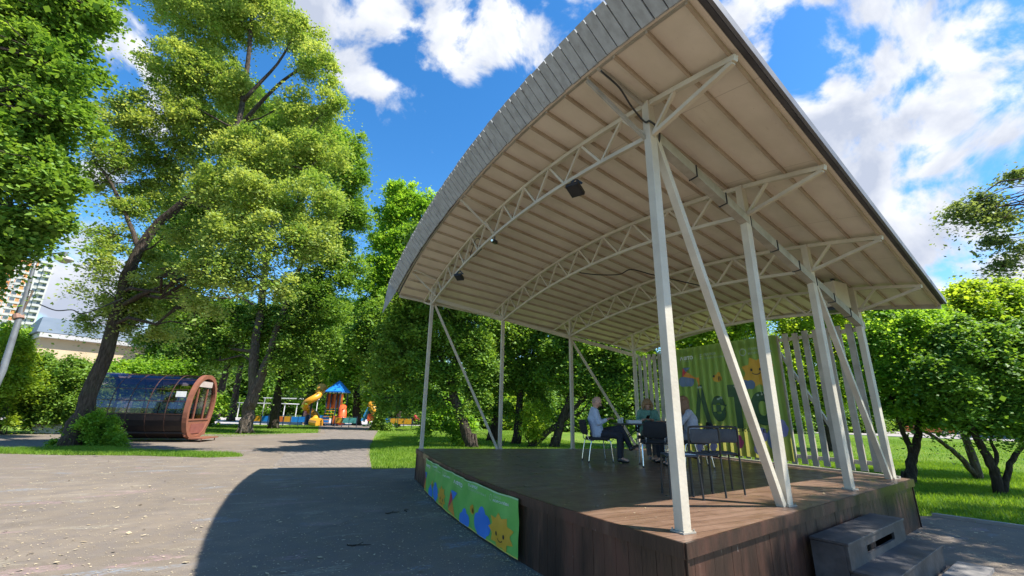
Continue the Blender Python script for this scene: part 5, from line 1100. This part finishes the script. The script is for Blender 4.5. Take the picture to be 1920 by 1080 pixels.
pole2 = thing('cable_mast', 'thin rusty lattice mast strapped to the street lamp', 'mast', P_(30, 600)*V(1, 1, 0)); mb = MB(); RUST = mat('rusty_steel', (.14, .11, .09), (.25, .17, .12), 8, .9)
for q0, q1 in (((26, 595), (50, 545)), ((40, 590), (62, 545))): MB().bar(P_(*q0), P_(*q1), .04).build('chord', RUST, pole2)
for k in range(5): t0 = k/4; MB().bar(P_(26+24*t0, 595-50*t0), P_(40+22*t0, 590-45*t0), .03).build('rung', RUST, pole2)
cable('thin black wire sagging between the mast and the trees', [P_(75, 571), P_(105, 582), P_(135, 581), P_(160, 587), P_(230, 560)], .02)
# flats
dF = pdir(45, 790); dF /= np.linalg.norm(dF[:2]); FB = CAM+dF*300; FB[2] = 0
bld = thing('apartment_building', 'tall orange and white panel apartment block far off at the left edge', 'building', FB)
ORW = mat('orange_panel', (.60, .24, .09), (.54, .21, .08), .2, .8); WHW = mat('white_panel', (.44, .43, .42), (.38, .37, .37), .2, .8); GLS = mat('window_glass', (.05, .07, .09), (.09, .11, .13), .3, .3); FRM = mat('window_frame', (.6, .6, .6), None, 1, .5)
BX = nrm(V(dF[1], -dF[0], 0)+V(dF[0], dF[1], 0)*.15); BY = V(-BX[1], BX[0], 0); rE = above(88, 520, FB); eL = (rE-FB).dot(BX); topZ = above(60, 503, FB)[2]; org = FB+BX*eL; fl = topZ/round(topZ/2.95)
ax = (BX, BY, EZ); 
MB().box(org-BX*20+BY*7+EZ*topZ/2, (40, 14, topZ), ax=ax).build('wall', ORW, bld)
MB().box(org-BX*2.6+BY*.08+EZ*topZ/2, (5.2, .3, topZ), ax=ax).build('wall', WHW, bld)
MB().box(org-BX*20+BY*7+EZ*(topZ+.35), (41, 15, .7), ax=ax).build('roof', WHW, bld)
nwin = 0
for f in range(13):
    z = topZ-1.9-f*fl
    MB().box(org-BX*8.4-BY*.18+EZ*(z-1.45), (5.6, .35, 1.0), ax=ax).build('balcony_band', WHW, bld)
    MB().box(org-BX*1.9-BY*.7+EZ*(z-1.4), (2.6, 1.3, 1.1), ax=ax).build('balcony', WHW, bld)
    for c_ in range(7):
        s = (1.2, 3.9, 6.6, 9.6, 13, 16.5, 19.5)[c_]; w = 1.6 if c_ % 2 else 1.3
        fr = MB().box(org-BX*s-BY*.10+EZ*z, (w+.25, .12, 1.55), ax=ax).build('window', FRM, bld); MB().box(org-BX*s-BY*.17+EZ*z, (w, .05, 1.3), ax=ax).build('pane', GLS, fr)
for s in (5.4, 11.4): MB().box(org-BX*s-BY*.12+EZ*(topZ*.55), (1.2, .2, topZ*.8), ax=ax).build('pilaster', WHW, bld)
MB().box(org-BX*.3-BY*.2+EZ*topZ*.5, (.6, .5, topZ), ax=ax).build('corner_strip', WHW, bld)
# cream hall
dH = pdir(110, 790); dH /= np.linalg.norm(dH[:2]); HB = CAM+dH*75; HB[2] = 0
hall = thing('hall', 'cream low building with a blue grey metal roof behind the bushes at the left', 'building', HB)
CRM = mat('cream_wall', (.52, .40, .26), (.46, .35, .23), .3, .85); MR = mat('metal_roof', (.10, .13, .16), (.13, .16, .19), .3, .75)
zc = above(110, 630, HB)[2]; zr = above(110, 603, HB)[2]; lE = above(58, 640, HB); L0 = (lE-HB).dot(BX); oh = HB+BX*L0
MB().box(oh+BX*5+BY*6+EZ*zc/2, (10, 12, zc), ax=ax).build('wall', CRM, hall); MB().box(oh+BX*5+BY*5.6+EZ*(zc-.4), (10.6, 12.8, .5), ax=ax).build('cornice', WHW, hall)
a = [oh+BX*i+BY*j+EZ*(zc-.1) for i, j in ((-.6, -.8), (10.6, -.8), (10.6, 12.8), (-.6, 12.8))]; b = [oh+BX*i+BY*j+EZ*(zr+.6) for i, j in ((.3, 5), (9.7, 5), (9.7, 7), (.3, 7))]
MB().hexa(a+b).build('roof', MR, hall)
MB().box(oh+BX*8+BY*4.0+EZ*(zr+.2), (2.0, 2.4, 2.6), ax=ax).build('dormer', MR, hall); MB().tube([oh+BX*6.5+BY*3+EZ*(zr-.4), oh+BX*6.5+BY*3+EZ*(zr+.8)], .5, 10).build('vent', mat('red_vent', (.5, .2, .15), None, 1, .7), hall)
for k in range(2): w_ = MB().box(oh+BX*(3+k*4)-BY*.05+EZ*zc*.45, (1.6, .14, 2.2), ax=ax).build('window', FRM, hall); MB().box(oh+BX*(9+k*6)-BY*.13+EZ*zc*.45, (1.35, .05, 1.95), ax=ax).build('pane', GLS, w_)
# glass pavilion: rounded tube with a brown ring end
PB = ground(366, 827); pn = nrm(V(.965, -.26, 0)); pw = V(-pn[1], pn[0], 0); PL = 4.6; PB = PB-pw*1.28
pav = thing('glass_pavilion', 'barrel shaped glazed kiosk with brown steel ribs and oval end frame', 'pavilion', PB+pw*1.25-pn*2)
BRN = mat('brown_paint', (.25, .095, .055), (.20, .075, .045), 4, .5); BRD = mat('dark_brown_panel', (.016, .009, .008), (.025, .013, .010), 4, .6)
BRM = mat('rib_brown', (.10, .045, .03), (.07, .035, .025), 4, .5)
def glassy(name, tint, refl, alpha):
    mt = bpy.data.materials.new(name); mt.use_nodes = True; t = mt.node_tree; t.nodes.clear(); tr = nd(t, 'ShaderNodeBsdfTransparent'); tr.inputs[0].default_value = (*tint, 1); gl = nd(t, 'ShaderNodeBsdfGlossy', i_Roughness=.06); gl.inputs[0].default_value = (*refl, 1)
    fr = nd(t, 'ShaderNodeFresnel', i_IOR=1.6); ad = math_(t, 'ADD', fr.outputs[0], alpha, clamp=True); ms = nd(t, 'ShaderNodeMixShader'); t.links.new(ad, ms.inputs[0]); t.links.new(tr.outputs[0], ms.inputs[1]); t.links.new(gl.outputs[0], ms.inputs[2]); o = nd(t, 'ShaderNodeOutputMaterial'); t.links.new(ms.outputs[0], o.inputs['Surface']); return mt
PGL = glassy('tinted_polycarbonate', (.66, .62, .58), (.58, .56, .74), .07)
def prof(k, r=1.0):     # section: egg with flattened bottom; returns (w,h)
    a = 2*math.pi*k; w = math.sin(a); h = -math.cos(a); e = .92
    w = math.copysign(abs(w)**e, w); h = math.copysign(abs(h)**e, h)
    return (1.26*r*w, 1.60+1.52*r*h)
def pp(k, s, r=1.0): w, h = prof(k, r); return PB+pw*(1.28+w+.10*(h-1.6))-pn*s+EZ*(h+.04)
K = 40
def ring(s0, s1, r0, r1, nm, m_, par):
    vs = []; fs = []
    for k in range(K):
        for s, r in ((s0, r1), (s1, r1), (s1, r0), (s0, r0)): vs.append(pp(k/K, s, r))
    for k in range(K):
        for j in range(4): a_ = k*4+j; b_ = k*4+(j+1) % 4; c_ = ((k+1) % K)*4+(j+1) % 4; d_ = ((k+1) % K)*4+j; fs.append((a_, b_, c_, d_))
    return raw_mesh(nm, vs, fs, m_, par)
ring(0, .20, .90, 1.03, 'end_frame', BRN, pav); ring(PL-.08, PL, .95, 1.0, 'end_frame', BRD, pav)
for s in (.95, 1.75, 2.55, 3.3): ring(s, s+.035, .98, 1.005, 'rib', BRM, pav)
for s0, s1 in ((.2, .98), (.98, 1.78), (1.78, 2.58), (2.58, 3.33), (3.33, PL-.08)):
    vs = []; fs = []; ks = np.linspace(.215, .785, 24)
    for k in ks: vs += [pp(k, s0, 1.0), pp(k, s1, 1.0)]
    fs = [(2*i, 2*i+1, 2*i+3, 2*i+2) for i in range(len(ks)-1)]; raw_mesh('glass_panel', vs, fs, PGL, pav)
    vs = []; ks = np.r_[np.linspace(.785, 1.0, 8), np.linspace(.02, .215, 8)]
    for k in ks: vs += [pp(k, s0, 1.0), pp(k, s1, 1.0)]
    fs = [(2*i, 2*i+1, 2*i+3, 2*i+2) for i in range(len(ks)-1)]; raw_mesh('lower_panel', vs, fs, BRD, pav)
for k in (.215, .27, .33, .40, .46, .54, .60, .67, .73, .785): MB().bar(pp(k, .2, .998), pp(k, PL-.1, .998), .022).build('glazing_bar', BRM, pav)
MB().box(PB+pw*1.28-pn*PL/2+EZ*.42, (PL-.3, 2.0, .08), ax=(pn, pw, EZ)).build('floor', BRD, pav)
# end glazing and door
vs = [pp(k/K, .10, .87) for k in range(K)]; cz = PB+pw*1.28-pn*.10+EZ*1.6; 
raw_mesh('end_glazing', vs+[cz], [(k, (k+1) % K, K) for k in range(K)], PGL, pav)
vs = [pp(k/K, PL-.1, .87) for k in range(K)]; raw_mesh('end_glazing', vs+[PB+pw*1.28-pn*(PL-.1)+EZ*1.6], [(k, (k+1) % K, K) for k in range(K)], PGL, pav)
MB().box(PB+pw*1.28-pn*.09+EZ*.62, (.06, 1.95, .72), ax=(pn, pw, EZ)).build('end_panel', BRN, pav); MB().box(PB+pw*1.28-pn*.05+EZ*1.02, (.06, 2.2, .07), ax=(pn, pw, EZ)).build('crossbar', BRN, pav); MB().box(PB+pw*1.28-pn*.045+EZ*.60, (.03, 1.3, .45), ax=(pn, pw, EZ)).build('door_panel', mat('reddish_panel', (.24, .08, .06), None, 4, .5), pav)
for w in (-.55, .35): MB().box(PB+pw*(1.28+w)-pn*.07+EZ*1.75, (.05, .05, 1.5), ax=(pn, pw, EZ)).build('mullion', BRN, pav)
MB().box(PB+pw*1.28-pn*.05+EZ*2.72, (.05, 1.3, .28), ax=(pn, pw, EZ)).build('transom', mat('pale_transom', (.5, .42, .38), None, 4, .5), pav)
s_ = MB().box(pp(.70, .52, 1.02)+EZ*0, (.44, .012, .32), ax=(pn, pw, EZ)).build('notice', WHITE, pav)
MB().box(PB+pw*1.28+pn*.35+EZ*.16, (.6, 1.7, .05), ax=(pn, pw, EZ)).build('doorstep', BRN, pav)
for w in (-.7, .7): MB().bar(PB+pw*(1.28+w)+pn*.55+EZ*.0, PB+pw*(1.28+w)+pn*.55+EZ*.15, .04).build('step_leg', BRN, pav)
# things inside the kiosk
for k, (s, w, lb) in enumerate(((1.4, .2, 'pale counter inside the glass kiosk near its middle'), (2.9, .5, 'second pale counter at the far end inside the glass kiosk'))):
    c_ = PB+pw*(1.28+w)-pn*s; t_ = thing('counter', lb, 'counter', c_*V(1, 1, 0)+EZ*.46); MB().box(c_+EZ*.85, (.9, .5, .78), ax=(pn, pw, EZ)).build('cabinet', CARD, t_); MB().box(c_+EZ*1.26, (1.0, .6, .04), ax=(pn, pw, EZ)).build('worktop', BRD, t_)
# flower tub
TB = ground(95, 812); tub = thing('flower_tub', 'low white concrete flower tub with red flowers beyond the leaning linden', 'planter', TB)
MB().box(TB+EZ*.24, (1.5, .7, .48), rz=-.3).build('tub', mat('whitewashed_concrete', (.62, .62, .62), (.5, .5, .5), 6, .8), tub, bevel=.02)
leaves('flowers', [TB+V(random.uniform(-.6, .6), random.uniform(-.25, .25), .52) for _ in range(40)], np.full(40, .12), 1200, .07, leafmat('red_flowers', (.4, .08, .03), (.5, .2, .05), .3), tub, seed=4)

# ---------------------------------------------------------------- playground
YEL = mat('yellow_plastic', (.75, .36, .03), (.68, .32, .03), 1, .35); BLU = mat('blue_plastic', (.02, .20, .68), (.02, .25, .75), 1, .4); RED = mat('red_plastic', (.75, .12, .03), (.68, .10, .03), 1, .4); ORA = mat('orange_panel_plastic', (.80, .20, .05), None, 1, .4); NVY = mat('navy_metal', (.015, .03, .07), None, 1, .5); TEAL = mat('teal_panel', (.10, .42, .40), None, 1, .5)
def pg(px, py, off=0): b_ = ground(px, py) if py else None; return b_*V(1, 1, 0)
B = ground(612, 794); B = CAM+(B-CAM)*(50/np.linalg.norm((B-CAM)[:2])); B[2] = 0
def Q(px, py, off=0.0): return above(px, py, B, off)
def gB(px, off=0.0): p = Q(px, 760, off); p[2] = 0; return p
sl = thing('spiral_slide', 'yellow spiral tube slide standing left of the play tower', 'slide', gB(585)); top_ = Q(588, 741); pts = []; rs = []
c0 = gB(584); H_ = top_[2]
for t_ in np.linspace(0, 1, 34): a_ = .4-t_*2*math.pi*1.25; pts.append(c0+V(math.cos(a_)*.62, math.sin(a_)*.62, H_*(1-t_)*1.0+.35)); rs.append(.34)
MB().tube(pts, rs, 12).build('tube', YEL, sl, smooth=True); MB().tube([c0, c0+EZ*H_*1.0], .08).build('post', NVY, sl)
MB().tube([pts[-1], pts[-1]+V(.7, -.9, -.12)], [.42, .5], 12).build('exit', YEL, sl); MB().tube([pts[0]+EZ*.0, pts[0]+V(.3, .5, .5)], [.42, .55], 12).build('entrance', YEL, sl)
tw = thing('play_tower', 'climbing tower with a blue pyramid roof and orange walls on dark posts', 'play tower', gB(628)); l0, r0_ = Q(612, 733), Q(649, 733); wT = np.linalg.norm(r0_-l0); cT = gB(631, .8); zE = l0[2]; zA = Q(628, 712)[2]; hx_ = wT/2*.82; zP = Q(628, 771)[2]
aT = (AR, AF, EZ)
for sx in (-1, 1):
    for sy in (-1, 1): MB().bar(cT+AR*sx*hx_*.8+AF*sy*1.0, cT+AR*sx*hx_*.8+AF*sy*1.0+EZ*zE, .13).build('post', NVY, tw)
for sx in (-.25, .3): MB().bar(cT+AR*sx*hx_*1.2-AF*1.0, cT+AR*sx*hx_*1.2-AF*1.0+EZ*zE, .12).build('post', NVY, tw)
rv = [cT+AR*sx*hx_+AF*sy*1.3+EZ*zE for sx, sy in ((-1, -1), (1, -1), (1, 1), (-1, 1))]; mb = MB(); mb.add(rv+[cT+EZ*zA]+[q+EZ*.15*0-EZ*.12 for q in rv], [(0, 1, 4), (1, 2, 4), (2, 3, 4), (3, 0, 4), (0, 5, 6, 1), (1, 6, 7, 2), (2, 7, 8, 3), (3, 8, 5, 0), (8, 7, 6, 5)]); mb.build('roof', BLU, tw)
MB().box(cT+EZ*1.6, (hx_*1.6, 2.0, .12), ax=aT).build('platform', NVY, tw)
for sx, w, m_ in ((-.45, .8, RED), (.15, 1.0, ORA), (.7, .7, ORA)): MB().box(cT+AR*sx*hx_-AF*.95+EZ*2.45, (w, .06, 1.5), ax=aT).build('wall_panel', m_, tw)
for k in range(5): MB().box(cT-AR*(.1)-AF*(1.2+.25*k)+EZ*(1.5-.3*k), (.8, .2, .05), ax=aT).build('stair', YEL, tw)
MB().tube([cT+AR*hx_*1.0-AF*.6+EZ*1.9, cT+AR*hx_*1.25-AF*.9+EZ*1.3, cT+AR*hx_*1.45-AF*1.3+EZ*.7, cT+AR*hx_*1.6-AF*1.9+EZ*.5], .42, 12).build('tube_slide', RED, tw, smooth=True)
for sx in (-.8, .8): MB().box(cT+AR*sx*hx_*1.0-AF*1.1+EZ*.6, (.9, .05, .8), ax=aT).build('lower_panel', ORA if sx > 0 else BLU, tw)
bs = thing('slide', 'light blue open slide right of the dark path tree', 'slide', gB(688)); p0, p1 = Q(692, 764), Q(679, 789); LB = mat('light_blue_plastic', (.03, .36, .75), None, 1, .4)
MB().bar(p0, p1, .7, .10).build('chute', LB, bs); MB().bar(p0+AF*.36, p1+AF*.36, .08, .3).build('side', LB, bs); MB().bar(p0+AR*.2, gB(694), .1).build('ladder', NVY, bs)
yt = thing('climber', 'small orange and yellow climbing frame at the right end of the playground', 'play frame', gB(700)); 
for sx in (694, 708): MB().bar(gB(sx), Q(sx, 762), .12).build('post', NVY, yt)
MB().tube([Q(694, 760), Q(700, 768), Q(706, 776)], .38, 10).build('tube', YEL, yt, smooth=True); MB().box(Q(701, 783), (1.2, .5, .7), ax=aT).build('panel', RED, yt); MB().ell(Q(697, 759), (.4, .4, .4), 10, 8).build('dome', YEL, yt)
# low coloured fence, one panel per thing
cols_ = [YEL, BLU, TEAL, ORA, YEL, BLU, YEL, TEAL, BLU, YEL]
first = None; names_ = {id(YEL): 'yellow', id(BLU): 'blue', id(TEAL): 'teal', id(ORA): 'orange'}
for k, (px, off) in enumerate(((494, -3), (508, -3), (522, -3), (536, -3), (550, -3), (563, -3), (645, -3), (659, -3), (732, -2), (747, -2), (762, -2), (806, -2), (820, -2), (480, -3), (866, -2))):
    cl_ = cols_[k % 10]; c_ = gB(px, off); t_ = thing('fence_panel', 'low %s playground fence panel, number %d' % (names_[id(cl_)], k), 'fence panel', c_, 'low coloured panels round the playground')
    t_['label'] = ['yellow low fence panel at the left end of the playground', 'blue low fence panel, second from the left', 'teal low fence panel, third from the left', 'orange low fence panel, fourth from the left', 'yellow low fence panel left of the standing person', 'blue low fence panel just behind the person in pink', 'yellow low fence panel right of the play tower', 'teal low fence panel by the dark path tree', 'blue low panel behind the tree with ivy at its base', 'yellow low panel left of the red pushchair', 'yellow low panel right beside the red pushchair', 'blue low panel seen just right of the left stage post', 'teal low panel seen between the left stage post and the gnarled tree', 'orange low panel hidden by the twin stemmed linden', 'yellow low panel seen behind the gnarled tree'][k]
    for s in (-.7, .7): MB().bar(c_+AR*s, c_+AR*s+EZ*1.0, .06).build('post', NVY, t_)
    MB().box(c_+EZ*.62, (1.3, .05, .5), ax=aT).build('panel', cl_, t_); MB().bar(c_-AR*.7+EZ*.95, c_+AR*.7+EZ*.95, .04).build('rail', NVY, t_)
bn = thing('litter_bin', 'dark blue litter bin beside the person in pink at the end of the path', 'bin', ground(574, 796)); c_ = ground(574, 796); MB().tube([c_, c_+EZ*.95], [.26, .30], 14).build('body', mat('navy_bin', (.02, .06, .16), None, 2, .5), bn); MB().tube([c_+EZ*.95, c_+EZ*1.0], [.32, .31], 14).build('rim', NVY, bn)
def pram(label, c, m_, s=1.0):
    t_ = thing('pushchair', label, 'pushchair', c); A_ = lambda a, b, z: c+AR*a*s+AF*b*s+EZ*z*s
    for a_ in (-.32, .32):
        for b_ in (-.22, .22): MB().tube([A_(a_, b_-.02, .14), A_(a_, b_+.02, .14)], .14*s, 14).build('wheel', BLACK, t_)
    MB().ell(A_(0, 0, .62), (.34*s, .24*s, .22*s), 12, 8, aT).build('seat', m_, t_, smooth=True); MB().ell(A_(-.15, 0, .85), (.24*s, .25*s, .22*s), 12, 8, aT).build('hood', m_, t_, smooth=True)
    for b_ in (-.22, .22): MB().bar(A_(.32, b_, .14), A_(-.1, b_, .6), .03).build('frame_tube', BLACK, t_); MB().bar(A_(-.32, b_, .14), A_(.3, b_, .7), .03).build('frame_tube', BLACK, t_)
    MB().tube([A_(.3, -.22, .7), A_(.5, -.2, 1.0), A_(.5, .2, 1.0), A_(.3, .22, .7)], .02).build('handle', BLACK, t_)
pram('black pushchair standing right of the litter bin', ground(588, 796), mat('black_fabric', (.015, .012, .012), None, 2, .8)); pram('red pushchair seen between the lawn and the yellow fence panels', ground(780, 797), mat('red_fabric', (.35, .03, .03), None, 2, .8), 1.1)
# person standing by the bin: upright variant of the same joints
sp = ground(569, 797)
STJ = dict(pelvis=(0, 0, .95), chest=(0, 0, 1.25), neck=(.01, 0, 1.43), head=(.05, 0, 1.56), look=(1, 0, -.3), shL=(0, .16, 1.36), shR=(0, -.16, 1.36), elL=(.04, .2, 1.1), elR=(.04, -.2, 1.1), wrL=(.24, .12, 1.08), wrR=(.24, -.12, 1.08), handL=(.32, .1, 1.1), handR=(.32, -.1, 1.1),
           hipL=(0, .08, .92), hipR=(0, -.08, .92), knL=(.02, .09, .5), knR=(-.02, -.09, .5), anL=(0, .1, .09), anR=(-.06, -.1, .09), toeL=(.14, .11, .05), toeR=(.08, -.11, .05))
person('person in a pink top and tan trousers standing by the litter bin down the path', sp, AR, STJ, dict(top=mat_s('pink_top', (.75, .35, .40), (.7, .3, .36)), bottom=mat_s('tan_trousers', (.34, .25, .19), None), shoe=mat('white_shoes', (.6, .6, .6)), hair=MATS['brown_hair']), 'f', 'bob')
# white shade sails / canopies far left of the playground
for k, (px, py, off, lb) in enumerate(((505, 757, 18, 'pale grey shade roof of the playground seen left of the tree trunk'), (548, 748, 22, 'pale shade roof farther right behind the fence panels'))):
    c_ = Q(px, py, off); t_ = thing('shade_roof', lb, 'shelter', c_*V(1, 1, 0)); MB().hexa([c_+AR*a_+AF*b_+EZ*z for z in (0, .1) for a_, b_ in ((-3.4, -2), (3.4, -2), (3.4, 2), (-3.4, 2))]).build('roof', FRM, t_)
    for a_ in (-3.2, 3.2):
        for b_ in (-1.8, 1.8): q = c_+AR*a_+AF*b_; MB().bar(q*V(1, 1, 0), q, .12).build('post', FRM, t_)
# cars parked far off
def car(label, c, rz, m_):
    t_ = thing('parked_car', label, 'car', c, 'cars parked beyond the lawns'); X = V(math.cos(rz), math.sin(rz), 0); Y = V(-math.sin(rz), math.cos(rz), 0); A_ = lambda a, b, z: c+X*a+Y*b+EZ*z
    prf = [(-2.15, .35), (-2.15, .85), (-1.9, 1.0), (-1.55, 1.02), (-1.05, 1.45), (.35, 1.48), (1.0, 1.02), (1.9, .88), (2.15, .7), (2.15, .35)]
    n = len(prf); mb = MB(); vs = [A_(x, -.85, z) for x, z in prf]+[A_(x, .85, z) for x, z in prf]; mb.add(vs, [tuple(range(n)), tuple(range(2*n-1, n-1, -1))]+[(i, i+n, (i+1) % n+n, (i+1) % n) for i in range(n)]); mb.build('body', m_, t_, bevel=.06)
    for s in (-1, 1):
        MB().add([A_(-1.4, s*.865, 1.03), A_(.85, s*.865, 1.03), A_(.3, s*.865, 1.4), A_(-1.0, s*.865, 1.4)], [(0, 1, 2, 3)]).build('side_window', GLS, t_)
        for x in (-1.35, 1.35): w_ = MB().tube([A_(x, s*.70, .33), A_(x, s*.88, .33)], .33, 16).build('wheel', BLACK, t_); MB().tube([A_(x, s*.85, .33), A_(x, s*.89, .33)], .18, 12).build('rim', CHROME, w_)
        MB().box(A_(2.14, s*.6, .72), (.05, .3, .14), rz=rz).build('headlight', FRM, t_); MB().box(A_(-2.14, s*.6, .8), (.05, .25, .14), rz=rz).build('tail_light', RED, t_)
cr0 = ground(1746, 818); car('orange red car glimpsed under the low trees across the right lawn', cr0*V(1, 1, 0)+V(5, 2, 0), -1.1, mat('orange_car_paint', (.6, .12, .04), None, 1, .25))
car('white car beyond the glass pavilion', ground(425, 791)*V(1, 1, 0)+V(-5, 14, 0), .2, mat('white_car_paint', (.7, .7, .72), None, 1, .25))
